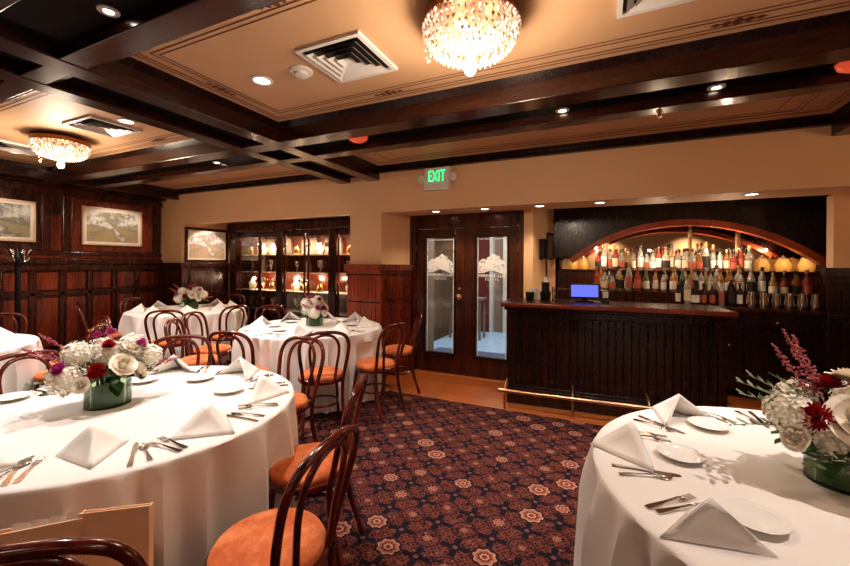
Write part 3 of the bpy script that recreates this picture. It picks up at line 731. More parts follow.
CUP=[ [(.045,0),(.05,.01),(.015,.03),(.015,.07),(.05,.10),(.065,.16),(.06,.22),(.066,.23)],
      [(.05,0),(.08,.06),(.085,.11),(.045,.17),(.035,.20),(.05,.22)],
      [(.04,0),(.012,.02),(.012,.10),(.045,.13),(.05,.20),(.04,.21)],
      [(.06,0),(.075,.05),(.05,.13),(.02,.16),(.0,.18)] ]
CN=[('silver_trophy','silver trophy cup','silver','trophy'),('china_vase','pale china vase','cab_china','vase'),('silver_goblet','tall silver goblet','silver','goblet'),('covered_jar','covered bronze jar','bronze','jar')]
cp_={}
rown=['bottom','second','third','fourth','top']
bayn=['bay nearest the shore picture','second bay','middle bay','fourth bay','bay nearest the column']
for bi,(a,b) in enumerate(bays):
    for si,z_ in enumerate([.62,.98,1.33,1.66]):
        cnt=2 if (bi+si)%3 else 3
        for q in range(cnt):
            ty=(bi*2+si+q*3)%4; x=a+(b-a)*(q+.5)/cnt
            lb='%s, %s along the %s shelf of the %s'%(CN[ty][1],ORD[q],rown[si+1],bayn[bi])
            if ty in cp_:
                o=dup(cp_[ty],(x,5.60+.05*(q%2),z_),0,lb)
            else:
                o=empty(CN[ty][0],(x,5.60+.05*(q%2),z_),0,lb,CN[ty][3])
                MB().lathe(CUP[ty],16).build('bowl',M[CN[ty][2]],o,True)
                if ty==0:
                    for s in (-1,1): MB().tube(smoothpath([(s*.058,0,.19),(s*.095,0,.20),(s*.09,0,.14),(s*.052,0,.12)],4),.005,6).build('handle',M['silver'],o,True)
                cp_[ty]=o
            o.scale=(1.0,1.0,1.0)
# framed plate row top: pale backing cards in the top compartments
for bi,(a,b) in enumerate(bays[:4]):
    o=MB().box(a+.03,b-.03,5.79,5.835,1.67,1.98).build('backing_card',M['hallwall']); tag(o,'pale backing board standing at the rear of the top shelf, %s'%bayn[bi],'backing board')

# ------------------------------------------------------------------ pictures
def picture(name,c,w,h,axis,mat,fmat,label,fw=.035,liner=None):
    # axis 'X': hangs on a wall facing +X
    e=empty(name,c,0,label,'picture')
    m=MB()
    for a in ((-w/2,w/2,-h/2,-h/2+fw),(-w/2,w/2,h/2-fw,h/2),(-w/2,-w/2+fw,-h/2+fw,h/2-fw),(w/2-fw,w/2,-h/2+fw,h/2-fw)):
        m.box(0,.035,a[0],a[1],a[2],a[3])
    m.build('frame',fmat,e,bevel=.006)
    MB().box(.0,.012,-w/2+fw,w/2-fw,-h/2+fw,h/2-fw).build('canvas',mat,e)
    if liner:
        m=MB(); f2=fw+.03
        for a in ((-w/2+fw,w/2-fw,-h/2+fw,-h/2+f2),(-w/2+fw,w/2-fw,h/2-f2,h/2-fw),(-w/2+fw,-w/2+f2,-h/2+f2,h/2-f2),(w/2-f2,w/2-fw,-h/2+f2,h/2-f2)):
            m.box(.012,.022,a[0],a[1],a[2],a[3])
        m.build('liner',liner,e)
    return e
M['gilt']=plain('pale_gilt',(.70,.52,.36),.35,.3,.15,30)
picture('landscape_painting',(XL+.012,3.68,2.07),.86,.61,'X',M['paint2'],M['gilt'],'pale framed landscape painting on the panelled wall nearest the corner',.03,M['linerm'])
picture('landscape_painting',(XL+.012,2.28,2.06),.86,.575,'X',M['paint1'],M['gilt'],'pale framed marsh painting on the panelled wall behind the coat stand',.03,M['linerm'])
picture('shore_painting',(-6.80+.002,4.92,1.82),.86,.63,'X',M['paint3'],M['panel_dark'],'brown framed sunlit shore painting above the wainscot beside the cabinet',.045,M['linerm'])
# coat stand
e=empty('coat_stand',(-6.72,2.30,0),0,'black coat stand with silvery curled hooks before the marsh painting','coat stand')
MB().lathe([(.16,0),(.16,.02),(.05,.05),(.028,.08)],20).tube([(0,0,.06),(0,0,1.62)],.028,12).lathe([(.05,1.50),(.06,1.54),(.03,1.60),(.0,1.66)],14).build('pole',M['blackm'],e,True)
for k in range(6):
    a=2*PI*k/6+.3; c,s=math.cos(a),math.sin(a)
    MB().tube(smoothpath([(.02*c,.02*s,1.52),(.06*c,.06*s,1.50),(.10*c,.10*s,1.54),(.09*c,.09*s,1.61),(.12*c,.12*s,1.65)],5),.008,7).build('hook',M['silver'],e,True)

# ------------------------------------------------------------------ chairs
def make_chair():
    e=empty('bentwood_chair')
    MB().lathe([(.17,.425),(.205,.425),(.212,.435),(.212,.455),(.205,.462),(.17,.462),(.17,.425)],36,cap=False).build('seat_frame',M['chair'],e,True)
    MB().lathe([(0,.430),(.185,.430),(.198,.462),(.200,.475),(.190,.492),(.15,.506),(.08,.513),(0,.515)],36).build('seat_cushion',M['velvet'],e,True)
    for s in (-1,1):
        MB().tube(smoothpath([(s*.150,.125,.44),(s*.162,.145,.25),(s*.185,.185,0)],6),.015,9).build('leg',M['chair'],e,True)
        MB().tube(smoothpath([(s*.172,-.150,.46),(s*.170,-.165,.25),(s*.185,-.24,0)],6),.016,9).build('leg',M['chair'],e,True)
    half=[(.172,-.150,.44),(.185,-.175,.55),(.205,-.205,.68),(.208,-.232,.79),(.170,-.252,.865),(.09,-.262,.895),(0,-.264,.90)]
    full=[(-x,y,z) for x,y,z in half]+[(x,y,z) for x,y,z in reversed(half[:-1])]
    MB().tube(smoothpath(full,5),.0155,9).build('back_hoop',M['chair'],e,True)
    half=[(.095,-.188,.455),(.108,-.198,.58),(.124,-.218,.70),(.118,-.238,.79),(.080,-.252,.850),(.035,-.258,.872),(0,-.259,.876)]
    full=[(-x,y,z) for x,y,z in half]+[(x,y,z) for x,y,z in reversed(half[:-1])]
    MB().tube(smoothpath(full,5),.0125,8).build('inner_hoop',M['chair'],e,True)
    MB().tube([(.155*math.cos(2*PI*k/28),.155*math.sin(2*PI*k/28),.22) for k in range(28)],.010,7,closed=True).build('ring_stretcher',M['chair'],e,True)
    e['category']='chair'; e['group']='bentwood chairs'
    return e
CH=make_chair(); first=[True]
def chair(x,y,tx,ty,label,drot=0):
    rz=math.atan2(ty-y,tx-x)-PI/2+drot
    if first[0]:
        first[0]=False; CH.location=(x,y,0); CH.rotation_euler=(0,0,rz); CH['label']=label; return CH
    return dup(CH,(x,y,0),rz,label)
T1=(-2.20,1.19); T2=(.775,1.72); T3=(-3.09,3.58); T4=(-5.93,3.98); T5=(-5.2,1.10)
chair(-1.10,1.05,-2.2,.94,'bentwood chair with wide orange velvet seat fully seen, front of the room')
chair(-1.37,1.57,-2.25,1.2,'bentwood chair just behind the nearest fully seen orange seat')
chair(-2.17,2.16,-2.15,1.19,'bentwood chair with dark red seat at the far rim of the bouquet table')
chair(-2.92,1.86,-2.2,1.19,'bentwood chair whose hoop shows behind the folded napkins, beyond bouquet')
chair(-3.16,1.20,-2.2,1.19,'bentwood chair with broad low hoop behind the bouquet, toward the panelled wall')
chair(-1.255,.59,-2.05,1.61,'bentwood chair with red sheen hoop holding the kraft paper bags')
chair(-2.38,2.88,*T3,'bentwood chair with its back to the camera at the middle table')
chair(-2.13,3.42,*T3,'bentwood chair seen side-on at the middle table, nearer the carpet edge')
chair(-2.24,4.10,*T3,'bentwood chair seen side-on at the middle table, close to the column')
chair(-3.00,2.58,*T3,'bentwood chair between the middle table and the bouquet table, tall round hoop',.15)
chair(-4.22,3.14,*T3,'bentwood chair seen side-on between the middle and far tables')
chair(-3.86,2.72,*T3,'bentwood chair set at an angle behind the bouquet table, front of the middle table',-.2)
chair(-4.02,3.95,*T3,'bentwood chair at the cabinet side of the middle table, mostly hidden')
chair(-5.12,3.20,*T4,'bentwood chair with its back to the camera at the far table, orange seat')
chair(-4.86,3.82,*T4,'bentwood chair at the far table toward the cabinet, dark seat')
chair(-6.20,4.88,*T4,'bentwood chair behind the far table near the cabinet, hoop top only')
chair(-6.88,3.86,*T4,'bentwood chair behind the far table against the panelled wall')
chair(-6.30,3.02,*T4,'bentwood chair with dark hoop before the panelling, right of the small cloth table')
chair(-6.75,3.20,*T4,'bentwood chair close to the panelling beside the far table',.3)
chair(-4.95,2.12,*T5,'bentwood chair with low curved hoop behind the dusty pink sprigs')
chair(-4.52,1.86,*T5,'bentwood chair with dark hoop and orange seat beside the small cloth table')
chair(-6.0,1.83,*T5,'bentwood chair behind the small cloth table under the coat stand')

# ------------------------------------------------------------------ tables
def cloth(cx,cy,r,seed,label,name='tablecloth',flare=.02):
    near=[(c.location[0]-cx,c.location[1]-cy) for c in COL.objects if c.name.startswith('bentwood_chair') and c.parent is None and math.hypot(c.location[0]-cx,c.location[1]-cy)<1.45 and 'just behind the nearest' not in c['label']]
    random.seed(seed); N=260
    ph=[random.uniform(0,6.28) for _ in range(5)]
    def fold(a):
        w=a+.10*math.sin(3*a+ph[3])+.05*math.sin(7*a+ph[4])
        v=.75*(1-2*abs(math.sin(12.5*w+ph[0]))**.8)+.35*math.sin(17*w+ph[1])+.25*math.sin(6*w+ph[2])+.10*math.sin(29*w+ph[2]); return v
    m=MB(); rings=[]
    prof=[(.0,.765,0),(.3,.765,0),(.6,.765,0),(.97,.765,0),(.992,.763,0),(1.0,.757,0),(1.004,.745,.02)]
    prof+= [(1.004+flare*t_,.745-.725*t_,t_) for t_ in (.04,.1,.18,.28,.4,.52,.64,.76,.88,1.0)]
    vs=[(0,0,.765)];fs=[]
    for q,(f,z,t_) in enumerate(prof[1:]):
        for k in range(N):
            a=2*PI*k/N; A=.092*min(1,t_*4)**.7 if t_>0.03 else (.010 if t_>0 else 0)
            rr=r*f+A*(fold(a)*.62+.02)
            if z<.62:
                for (qx,qy) in near:
                    for _ in range(20):
                        if math.hypot(rr*math.cos(a)-qx,rr*math.sin(a)-qy)<.215: rr-=.012
                        else: break
            vs.append((rr*math.cos(a),rr*math.sin(a),z))
    for k in range(N): fs.append((0,1+k,1+(k+1)%N))
    for q in range(len(prof)-2):
        for k in range(N):
            k2=(k+1)%N; a=1+q*N; fs.append((a+k,a+N+k,a+N+k2,a+k2))
    m.add(vs,fs)
    o=m.build(name,M['linen'],None,True,(cx,cy,0)); tag(o,label,'tablecloth','white tablecloths on round tables')
    e=empty('round_table',(cx,cy,0),0,'round table hidden under the '+label,'table','round tables under cloths')
    MB().lathe([(0,.725),(r-.02,.725),(r-.01,.735),(r-.01,.755),(r-.02,.760),(0,.760)],48).build('tabletop',M['topwood'],e,True)
    MB().lathe([(.28,0),(.28,.03),(.06,.06),(.05,.68),(.2,.725)],20).build('pedestal',M['dark'],e,True)
    return o
cloth(*T1,.785,1,'white floor-length cloth on the table with the red dahlia bouquet')
cloth(*T2,.815,2,'white floor-length cloth on the table with the large rose bouquet',flare=.055)
cloth(*T3,.785,3,'white floor-length cloth on the middle table by the column')
cloth(*T4,.80,4,'white floor-length cloth on the far table in the panelled corner')
cloth(*T5,.79,5,'white cloth on the table nearest the coat stand')
TZ=.766
# table ware prototypes
def napkin_mesh(A=Vector((0,.012,.118)),Rp=Vector((.150,-.04,0))):
    m=MB(); F=Vector((0,.165,0)); Lp=Vector((-.150,-.04,0))
    def tri(P,Q,S,bul,n=7):
        nrm=(Q-P).cross(S-P).normalized(); idx={}; vs=[];fs=[]
        for i in range(n+1):
            for j in range(n+1-i):
                a=i/n;b=j/n;c=1-a-b; p=P*c+Q*a+S*b+nrm*(bul*27*a*b*c+.010*math.sin(a*9)*c*b*2); p.z=max(p.z,.0)
                idx[i,j]=len(vs); vs.append(p)
        for i in range(n):
            for j in range(n-i):
                fs.append((idx[i,j],idx[i+1,j],idx[i,j+1]))
                if j<n-i-1: fs.append((idx[i+1,j],idx[i+1,j+1],idx[i,j+1]))
        m.add(vs,fs)
    tri(A,Lp,F,.010); tri(A,F,Rp,.010)
    d=Vector((0,.012,.006)); 
    # inner folded layers, slightly inset
    tri(A+Vector((0,-.006,-.006)),Lp+Vector((.012,-.004,0)),F+Vector((0,-.014,0)),.004); tri(A+Vector((0,-.006,-.006)),F+Vector((0,-.014,0)),Rp+Vector((-.012,-.004,0)),.004)
    return m
nap=napkin_mesh()
def cutlery(kind):
    m=MB(); 
    def blade(pts,z=.0,th=.002):
        # pts: list (x,halfwidth,height)
        vs=[];fs=[]
        for x,w,h in pts: vs+=[(x,-w,h),(x,w,h),(x,w*.9,h+th),(x,-w*.9,h+th)]
        for i in range(len(pts)-1):
            b=i*4
            for k in range(4): fs.append((b+k,b+4+k,b+4+(k+1)%4,b+(k+1)%4))
        fs.append((0,1,2,3)); n=len(vs); fs.append((n-1,n-2,n-3,n-4)); m.add(vs,fs)
    if kind=='fork':
        blade([(-.10,.010,.001),(-.085,.011,.002),(-.03,.005,.006),(.02,.004,.010),(.035,.011,.006),(.05,.012,.003)])
        for k in range(4): blade([(.05,.0018,.003),(.09,.0014,.004)]) if 0 else m.box(.049,.090,-.0115+k*.0068,-.0115+k*.0068+.0032,.003,.005)
    elif kind=='spoon':
        blade([(-.09,.009,.001),(-.075,.010,.002),(-.03,.004,.006),(.02,.004,.008),(.03,.009,.005),(.045,.017,.002),(.06,.018,.001),(.075,.013,.003),(.085,.004,.005)])
    else:
        blade([(-.11,.009,.001),(-.10,.010,.001),(-.02,.007,.003),(0,.008,.002),(.02,.010,.001),(.09,.010,.001),(.11,.004,.001)])
    return m
PRO={'fork':cutlery('fork').build('dinner_fork',M['silver'],None,True),'spoon':cutlery('spoon').build('teaspoon',M['silver'],None,True),'knife':cutlery('knife').build('dinner_knife',M['silver'],None,True)}
PRO['napkin']=nap.build('folded_napkin',M['napkin'],None,True); s_=PRO['napkin'].modifiers.new('s','SOLIDIFY'); s_.thickness=.0025
_n=napkin_mesh(Vector((-.052,.045,.112)),Vector((.035,-.02,0))).build('folded_napkin',M['napkin'],None,True); _k=_n.modifiers.new('s','SOLIDIFY'); _k.thickness=.0025; PRO['napkin_leaning']=_n
PRO['plate']=MB().lathe([(0,.006),(.045,.006),(.062,.013),(.078,.017),(.080,.019),(.078,.020),(.060,.016),(.046,.010),(0,.009)],36,cap=False).lathe([(.042,.0),(.046,.006)],24,cap=False).build('bread_plate',M['china'],None,True)
usedp=set()
def put(kind,x,y,rz,label,group,cat):
    o=PRO[kind]
    if kind in usedp:
        o=o.copy(); COL.objects.link(o)
    usedp.add(kind); o.location=(x,y,TZ+.0005); o.rotation_euler=(0,0,rz); tag(o,label,cat,group); return o
def setting(T,phi,where,table,plate=0,full=True,rn=.60,jr=0,pr=.44,sx=1.,fd=0,kd=0,kind_n='napkin'):
    a=R(phi); c,s=math.cos(a),math.sin(a)
    put(kind_n,T[0]+rn*c,T[1]+rn*s,a-PI/2+jr,'white pyramid-folded napkin %s, %s'%(where,table),'folded napkins','napkin').scale=(sx,1,1)
    b=R(phi+(plate or 0))
    if plate is not None: put('plate',T[0]+pr*math.cos(b),T[1]+pr*math.sin(b),0,'small bread plate %s, %s'%(where,table),'bread plates','plate')
    if not full: return
    for kind,cat,nm,da,rr,tw in (('fork','fork','outer fork',-17,.655,.12),('fork','fork','inner fork',-14,.635,.0),('knife','knife','dinner knife',13,.65,-.1),('spoon','spoon','teaspoon',16.5,.66,.05)):
        b=R(phi+da+(fd if da<0 else kd)); put(kind,T[0]+rr*math.cos(b),T[1]+rr*math.sin(b),(a if da<0 else b)+PI+tw,'%s %s, %s'%(nm,where,table),cat+'s in table settings',cat)
tb='red dahlia bouquet table'
setting(T1,318.7,'at the rim before the kraft bags',tb,None,rn=.545,jr=.237,sx=.75)
setting(T1,357,'at the rim by the nearest orange seat',tb,None,jr=.15)
setting(T1,39,'by the second orange seat',tb,14,jr=.1)
setting(T1,86,'at the far rim by the dark red seat',tb,16)
setting(T1,131,'behind the bouquet toward the hoops',tb,14)
setting(T1,176,'past the vase toward the panelled wall',tb,0,pr=.69,rn=.66)
setting(T1,284,'at the near rim beside the two forks',tb,-84,pr=.69,rn=.62)
tb='rose bouquet table'
setting(T2,215.4,'nearest the camera',tb,3.6,jr=.24,pr=.49,rn=.645,sx=1.12,fd=9,kd=9,kind_n='napkin_leaning')
setting(T2,178,'at the rim toward the carpet',tb,-3,jr=.1,rn=.66,pr=.51)
setting(T2,132.5,'nearest the bar',tb,-4,rn=.65,pr=.55)
setting(T2,86,'behind the bouquet',tb,0)
setting(T2,272,'at the near rim past the closest napkin',tb,0,full=False)
tb='middle table'
for k,(ph,w) in enumerate(((250,'at the rim nearest the bouquet table'),(295,'behind the back-turned chair'),(340,'by the side-on chair'),(25,'toward the column'),(70,'at the far rim by the column'),(115,'toward the cabinet'),(160,'at the cabinet-side rim'),(205,'facing the far table'))):
    setting(T3,ph,w,tb,8,full=ph in (250,295,340),rn=.58)
tb='far corner table'
for k,(ph,w) in enumerate(((235,'before the coat stand side'),(280,'behind the back-turned chair'),(325,'toward the middle table'),(10,'facing the cabinet'),(55,'by the cabinet corner'),(100,'nearest the shore painting'),(145,'at the panelled corner'),(190,'toward the panelled wall'))):
    setting(T4,ph,w,tb,8,full=False,rn=.58)
tb='coat stand table'
for k,(ph,w) in enumerate(((10,'at the rim beside the orange seat'),(55,'by the pink sprigs'),(100,'at the far rim'),(145,'toward the coat stand'))):
    setting(T5,ph,w,tb,8,full=False,rn=.56)

# ------------------------------------------------------------------ flowers
def frame(n):
    n=Vector(n).normalized(); a=n.orthogonal().normalized(); b=n.cross(a); return n,a,b
def petal(m,c,d,side,nrm,l,w,curl):
    # cupped petal growing from c along d
    vs=[];fs=[]; K=4
    for i in range(K+1):
        t_=i/K; ww=w*math.sin(PI*min(.92,.12+t_*.80))**.8
        p=c+d*(l*t_)+nrm*(curl*l*t_*t_)
        for s in (-1,0,1): vs.append(p+side*(ww*s*.5)+nrm*(abs(s)*w*.12))
    for i in range(K):
        for j in range(2): a=i*3+j; fs.append((a,a+1,a+4,a+3))
    m.add(vs,fs)
def hydrangea(m,c,n,r,cnt=150):
    r*=.93
    n,a,b=frame(n)
    for i in range(cnt):
        z_=1-1.6*(i+.5)/cnt; rr=math.sqrt(max(0,1-z_*z_)); th=i*2.39996
        d=(n*z_+a*rr*math.cos(th)+b*rr*math.sin(th)); p=c+d*r*random.uniform(.84,1.06)
        dn,da,db=frame(d); w0=random.uniform(0,1.5); tilt=Vector((random.uniform(-.35,.35),random.uniform(-.35,.35),random.uniform(-.35,.35)))
        dn=(dn+tilt).normalized(); da=(da-dn*da.dot(dn)).normalized()
        for k in range(4):
            t_=w0+k*PI/2; u=da*math.cos(t_)+dn.cross(da)*math.sin(t_); v=dn.cross(u)
            q=r*.165
            m.add([p,p+u*q*.5+v*q*.45+dn*q*.15,p+u*q+dn*q*.3,p+u*q*.5-v*q*.45+dn*q*.15],[(0,3,2),(0,2,1)])
    m.ball(tuple(c),r*.80,10,7)
def rose(m,c,n,r):
    r*=.80
    n,a,b=frame(n); b0=random.uniform(0,6)
    for lay,(cnt,rad,h,fl,half) in enumerate(((2,.16,.62,0,1.7),(3,.30,.66,.02,1.25),(3,.46,.66,.08,1.2),(4,.64,.60,.18,.95),(5,.84,.46,.34,.8),(6,1.0,.26,.5,.7))):
        for i in range(cnt):
            t0=b0+2*PI*i/cnt+lay*.7; U=6;V=5; vs=[];fs=[]
            for q in range(V+1):
                t_=q/V
                for w in range(U+1):
                    u=-1+2*w/U; th=t0+u*half; rr=r*rad*(math.sin(min(1.45,t_*1.7+.12))+fl*t_*t_)*(1+.05*u)
                    hh=-.42+ (h+.42)*t_ -(.16*u*u*t_) - fl*.35*t_**4
                    vs.append(c+n*(r*hh)+a*(rr*math.cos(th))+b*(rr*math.sin(th)))
            for q in range(V):
                for w in range(U):
                    k=q*(U+1)+w; fs.append((k,k+1,k+U+2,k+U+1))
            m.add(vs,fs)
def dahlia(m,c,n,r):
    n,a,b=frame(n)
    for lay in range(6):
        op=.25+lay*.27; cnt=7+lay*3
        for i in range(cnt):
            th=2*PI*(i+.5*(lay%2))/cnt; u=a*math.cos(th)+b*math.sin(th); v=n.cross(u)
            d=n*math.cos(op)+u*math.sin(op); nr=n*math.sin(op)-u*math.cos(op)
            petal(m,c-n*r*.3,d,v,nr,r*1.0,r*.26,.12)
def sprig(ms,ml,c,d,l,leaf,n=8,droop=.2):
    d=Vector(d).normalized(); P=[c+d*(l*t_/6)+Vector((0,0,-droop*l*(t_/6)**2)) for t_ in range(7)]
    ms.tube(P,.0018,5)
    for k in range(n):
        t_=.25+.75*k/n; i=min(5,int(t_*6)); p=P[i].lerp(P[i+1],t_*6-i); t2=(P[i+1]-P[i]).normalized()
        s=t2.cross(Vector((0,0,1))).normalized()*(1 if k%2 else -1)
        dd=(t2*.5+s+Vector((0,0,random.uniform(-.1,.5)))).normalized(); nn=dd.cross(t2).normalized()
        if nn.z<0: nn=-nn
        petal(ml,p,dd,dd.cross(nn),nn,leaf*random.uniform(.8,1.15),leaf*.5,.1)
def plume(m,ms,c,d,l):
    d=Vector(d).normalized(); ms.tube([c,c+d*l],.0018,5)
    for k in range(80):
        t_=.30+.70*k/80; w=.022*(1.05-t_)*1.6
        p=c+d*(l*t_)+Vector((random.uniform(-w,w),random.uniform(-w,w),random.uniform(-w,w)))
        m.ball(tuple(p),.0048*(1.3-.5*t_),5,3)
def arrangement(x,y,z,label,S=1.,seed=3,kind='red',detail=1,rz=0.,vr=.098,vh=.135):
    random.seed(seed)
    e=empty('flower_arrangement',(x,y,z),rz,label,'flowers')
    MB().lathe([(0,.0),(vr,.0),(vr,vh),(vr-.004,vh),(vr-.004,.008),(0,.008)],36).build('glass_vase',M['vase_glass'],e,True)
    # leaf lining and water with stems
    MB().lathe([(0,.010),(vr-.007,.010),(vr-.007,vh*.62),(vr*.7,vh*.66),(0,vh*.64)],28).build('leaf_lining',M['green'],e,True)
    m=MB()
    for k in range(14):
        a=random.uniform(0,6.28); q=random.uniform(.2,.75)*vr; m.tube([(q*math.cos(a),q*math.sin(a),vh*.5),(q*1.2*math.cos(a+.3),q*1.2*math.sin(a+.3),vh+.06)],.004,5)
    for k in range(9):
        a=random.uniform(0,6.28); c=Vector((vr*.85*math.cos(a),vr*.85*math.sin(a),vh*.25)); dd=Vector((-.2*math.cos(a+1),-.2*math.sin(a+1),1)).normalized()
        petal(m,c,dd,Vector((-math.sin(a),math.cos(a),0)),Vector((math.cos(a),math.sin(a),0)),.09,.05,.05)
    m.build('stems',M['stem'],e,True)
    base=Vector((0,0,vh+.02))
    ml=MB(); msg=MB()
    for k in range(26):
        a=2*PI*k/26+random.uniform(-.2,.2); dd=Vector((math.cos(a),math.sin(a),random.uniform(-.45,.5))).normalized(); nn=Vector((0,0,1)); nn=(nn-dd*nn.dot(dd)).normalized()
        petal(ml,base+dd*.07*S,dd,dd.cross(nn),nn,random.uniform(.09,.13)*S,.05*S,-.15)
    ml.build('leaves',M['green'],e,True)
    F=FL[kind]
    for name,mat,fn,lst in F:
        for (px,py,pz,rr) in lst:
            c=Vector((px*S,py*S,vh+pz*S)); n=Vector((px,py,pz*.9+.03)); m=MB(); fn(m,c,n,rr*S); m.build(name,M[mat],e,True)
    for k,(ax,el,l) in enumerate(SPR[kind]['sage']):
        ms=MB(); d=Vector((math.cos(R(ax))*math.cos(R(el)),math.sin(R(ax))*math.cos(R(el)),math.sin(R(el))))
        sprig(ms,ms,base+d*.05*S,d,l*S,.034*S,12,.18); ms.build('leaf_spray',M['sage'],e,True)
    for k,(ax,el,l) in enumerate(SPR[kind]['plume']):
        ms=MB(); d=Vector((math.cos(R(ax))*math.cos(R(el)),math.sin(R(ax))*math.cos(R(el)),math.sin(R(el))))
        plume(ms,ms,base+d*.05*S,d,l*S); ms.build('pink_plume',M['pink_fl'],e,True)
    return e
# local axes are world axes; camera lies toward (+.9,-.45) of the left bouquet and (-.4,-.9) of the large one
FL={'red':[
 ('hydrangea_head','cream_fl',hydrangea,[(-.027,-.12,.14,.070),(-.016,-.165,.035,.080),(.045,.09,.15,.072),(.077,.15,.09,.068),(-.10,.02,.13,.07),(.0,.0,.12,.075),(-.10,-.10,.06,.065),(-.05,.12,.10,.06)]),
 ('rose_bloom','rose',rose,[(.135,.000,.085,.052),(.135,.075,.035,.042),(.09,.06,.155,.036),(.10,-.16,.02,.034)]),
 ('dahlia_bloom','red_fl',dahlia,[(.105,-.105,.075,.042),(.055,-.025,.185,.034)]),
 ('magenta_bloom','mag_fl',dahlia,[(.0,.01,.235,.030),(.02,-.215,.10,.034),(.10,.10,.175,.034),(-.06,-.02,.22,.03)])],
 'rose':[
 ('hydrangea_head','cream_fl',hydrangea,[(-.155,-.055,.095,.078),(-.06,-.08,.02,.06),(-.10,.06,.12,.07),(.08,.12,.12,.07),(.13,.02,.08,.07)]),
 ('rose_bloom','rose',rose,[(-.010,-.135,.115,.078),(.12,-.09,.13,.06),(.03,.03,.22,.055),(-.16,-.10,.03,.04)]),
 ('dahlia_bloom','red_fl',dahlia,[(-.115,-.115,.115,.050),(.055,-.03,.205,.055),(-.03,.02,.195,.045)]),
 ('magenta_bloom','mag_fl',dahlia,[(.07,-.10,.19,.038),(.01,-.08,.20,.024)])]}
FL['small']=FL['red']
SPR={'red':{'sage':[(243,6,.26),(225,12,.22),(120,10,.2),(63,0,.20)],'plume':[(243,42,.30),(255,30,.31),(235,24,.28),(68,6,.26),(150,60,.22)]},
     'rose':{'sage':[(203,14,.34),(190,30,.30),(182,42,.30),(196,50,.27),(230,-8,.17),(260,-12,.15),(175,35,.3)],'plume':[(172,58,.30),(155,66,.33),(120,62,.31),(30,50,.3),(15,36,.32)]}}
SPR['small']=SPR['red']
arrangement(-2.325,1.14,TZ,'bouquet of white hydrangea, crimson dahlias and pink sprigs in a round glass vase',1.0,3,'red')
arrangement(.74,1.80,TZ,'large bouquet with cream roses, crimson dahlia and sage leaves in a glass vase',1.0,9,'rose')
arrangement(-3.12,3.64,TZ,'bouquet of pale blooms in a green-lined vase on the middle table',.95,13,'small',rz=.8)
arrangement(-5.93,4.04,TZ,'white and magenta bouquet on the far table before the panelling',1.0,17,'small',rz=-.5)

# ------------------------------------------------------------------ bags on the near chair
def bag(name,x,y,z,w,d,h,rz,label,mat,tissue):
    e=empty(name,(x,y,z),rz,label,'paper bag')
    m=MB(); t_=.003
    m.box(-w/2,w/2,-d/2,-d/2+t_,0,h); m.box(-w/2,w/2,d/2-t_,d/2,0,h*.97); m.box(-w/2,-w/2+t_,-d/2+t_,d/2-t_,0,h*.985); m.box(w/2-t_,w/2,-d/2+t_,d/2-t_,0,h*.985); m.box(-w/2,w/2,-d/2,d/2,0,t_)
    m.build('bag_body',mat,e)
    if tissue:
        m=MB()
        for k in range(4):
            u=-w*.35+k*w*.2; m.add([(u,-d*.2,h*.5),(u+w*.25,d*.1,h*.5),(u+w*.22,d*.05,h*1.03),(u+w*.05,-d*.15,h*1.06)],[(0,1,2,3)])
        m.build('tissue',M['paper2'],e)
    return e
bag('kraft_bag',-1.275,.650,.517,.175,.03,.275,R(38),'upright kraft paper bag on the near chair, taller and closer to the cloth folds',M['paper'],False)
bag('kraft_bag',-1.40,.53,.517,.19,.04,.265,R(48),'kraft paper bag with white tissue on the near chair, partly behind the hoop',M['paper'],True)

# ------------------------------------------------------------------ lights
def light(kind,name,loc,energy,color=(1,.80,.60),rot=None,**kw):
    l=bpy.data.lights.new(name,kind); l.energy=energy; l.color=color
    for k,v in kw.items(): setattr(l,k,v)
    o=bpy.data.objects.new(name,l); COL.objects.link(o); o.location=loc
    if rot: o.rotation_euler=rot
    return o
W=(1,.91,.85)
def spot(x,y,z,e,size=110,blend=.7,c=W,r=.05,rot=(0,0,0)): return light('SPOT','downlight_beam',(x,y,z-.03),e,c,rot,spot_size=R(size),spot_blend=blend,shadow_soft_size=r)
spot(-2.186,1.989,ZC,88,r=.018); spot(1.252,1.989,ZC,85,r=.018); spot(-3.951,2.064,ZC,150); spot(-6.258,2.120,ZC,130)
spot(-2.20,1.00,ZB+.06,70,size=100,r=.03)
spot(-.30,3.09,ZB+.06,85,size=80); spot(.66,3.09,ZB+.06,55,size=80); spot(-4.15,3.09,ZB+.06,80)
for x in (-1.976,-1.33,-.683,-.051,1.248): spot(x,4.60,SOF,20,size=120,c=(1,.78,.55))
for x,y in ((-.625,1.885),(-5.09,2.06)): light('POINT','crystal_light_glow',(x,y,2.41),34,(1,.82,.64),shadow_soft_size=.12)
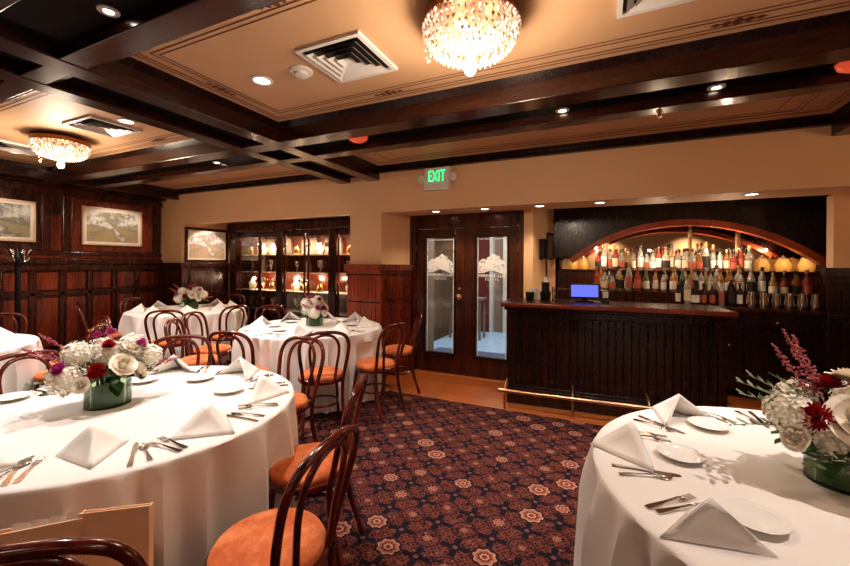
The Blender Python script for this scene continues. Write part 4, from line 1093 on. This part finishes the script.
# picture and cabinet accent lights, added bar fill
light('SPOT','picture_light',(-6.55,3.72,2.58),22,W,(R(0),R(48),0),spot_size=R(70),spot_blend=.5,shadow_soft_size=.03)
light('SPOT','picture_light',(-6.55,2.35,2.58),14,W,(R(0),R(48),0),spot_size=R(70),spot_blend=.5,shadow_soft_size=.03)
light('SPOT','picture_light',(-6.35,4.90,2.15),11,W,(0,R(42),0),spot_size=R(85),spot_blend=.3,shadow_soft_size=.03)
for a,b in bays:
    light('AREA','cabinet_light',((a+b)/2,cy0+.10,2.02),13,(1,.80,.60),(R(-12),0,0),shape='RECTANGLE',size=.4,size_y=.05)
    light('POINT','cabinet_glow',((a+b)/2,cy0+.12,1.20),6,(1,.74,.52),shadow_soft_size=.04)
for x in (-.1,.6,1.3,1.95): light('POINT','bar_fill',(x,5.66,1.72),6,(1,.76,.52),shadow_soft_size=.015)  # points added to brighten the bottles, without visible fittings
light('AREA','hall_light',(-1.7,6.8,2.5),40,(1,.97,.93),None,shape='RECTANGLE',size=1.2,size_y=2.5)
# added fill spots behind the camera, no fittings there
for x,y in ((-3.6,-1.6),(-1.3,-1.6),(1.0,-1.6),(-2.4,-.2),(.4,-.4),(-5.4,-.6)):
    light('SPOT','rear_fill_spot',(x,y,2.70),17,(1,.86,.75),(R(22),0,R(14)),spot_size=R(140),spot_blend=.8,shadow_soft_size=.12)
for x in (-5.,-2.5,0.,2.5):
    light('SPOT','rear_wall_fill',(x,-2.55,2.68),110,(1,.80,.60),(R(-18),0,0),spot_size=R(110),spot_blend=.8,shadow_soft_size=.05)  # added to brighten the rear wall that the bar mirror reflects
light('POINT','side_fill',(3.3,2.4,2.0),30,(1,.64,.36),shadow_soft_size=.25)  # unseen warm fill added to lift the right end of the front wall
wd=bpy.data.worlds.new('World'); SC.world=wd; wd.use_nodes=True
wd.node_tree.nodes['Background'].inputs[0].default_value=(1,.72,.5,1); wd.node_tree.nodes['Background'].inputs[1].default_value=.045

# ------------------------------------------------------------------ camera
cam=bpy.data.cameras.new('camera'); co=bpy.data.objects.new('camera',cam); COL.objects.link(co)
co.location=(0,0,1.5); cam.sensor_width=36; cam.lens=389*36/850; cam.shift_y=-(283-264)/850; cam.clip_start=.02
co.rotation_mode='XYZ'
Mx=Matrix.Rotation(R(24.8),4,'Z')@Matrix.Rotation(PI/2,4,'X')@Matrix.Rotation(R(.4),4,'Z')
co.rotation_euler=Mx.to_euler('XYZ')
SC.camera=co
SC.view_settings.view_transform='Standard'; SC.view_settings.look='Medium High Contrast'; SC.view_settings.exposure=0.2; SC.view_settings.gamma=1.0
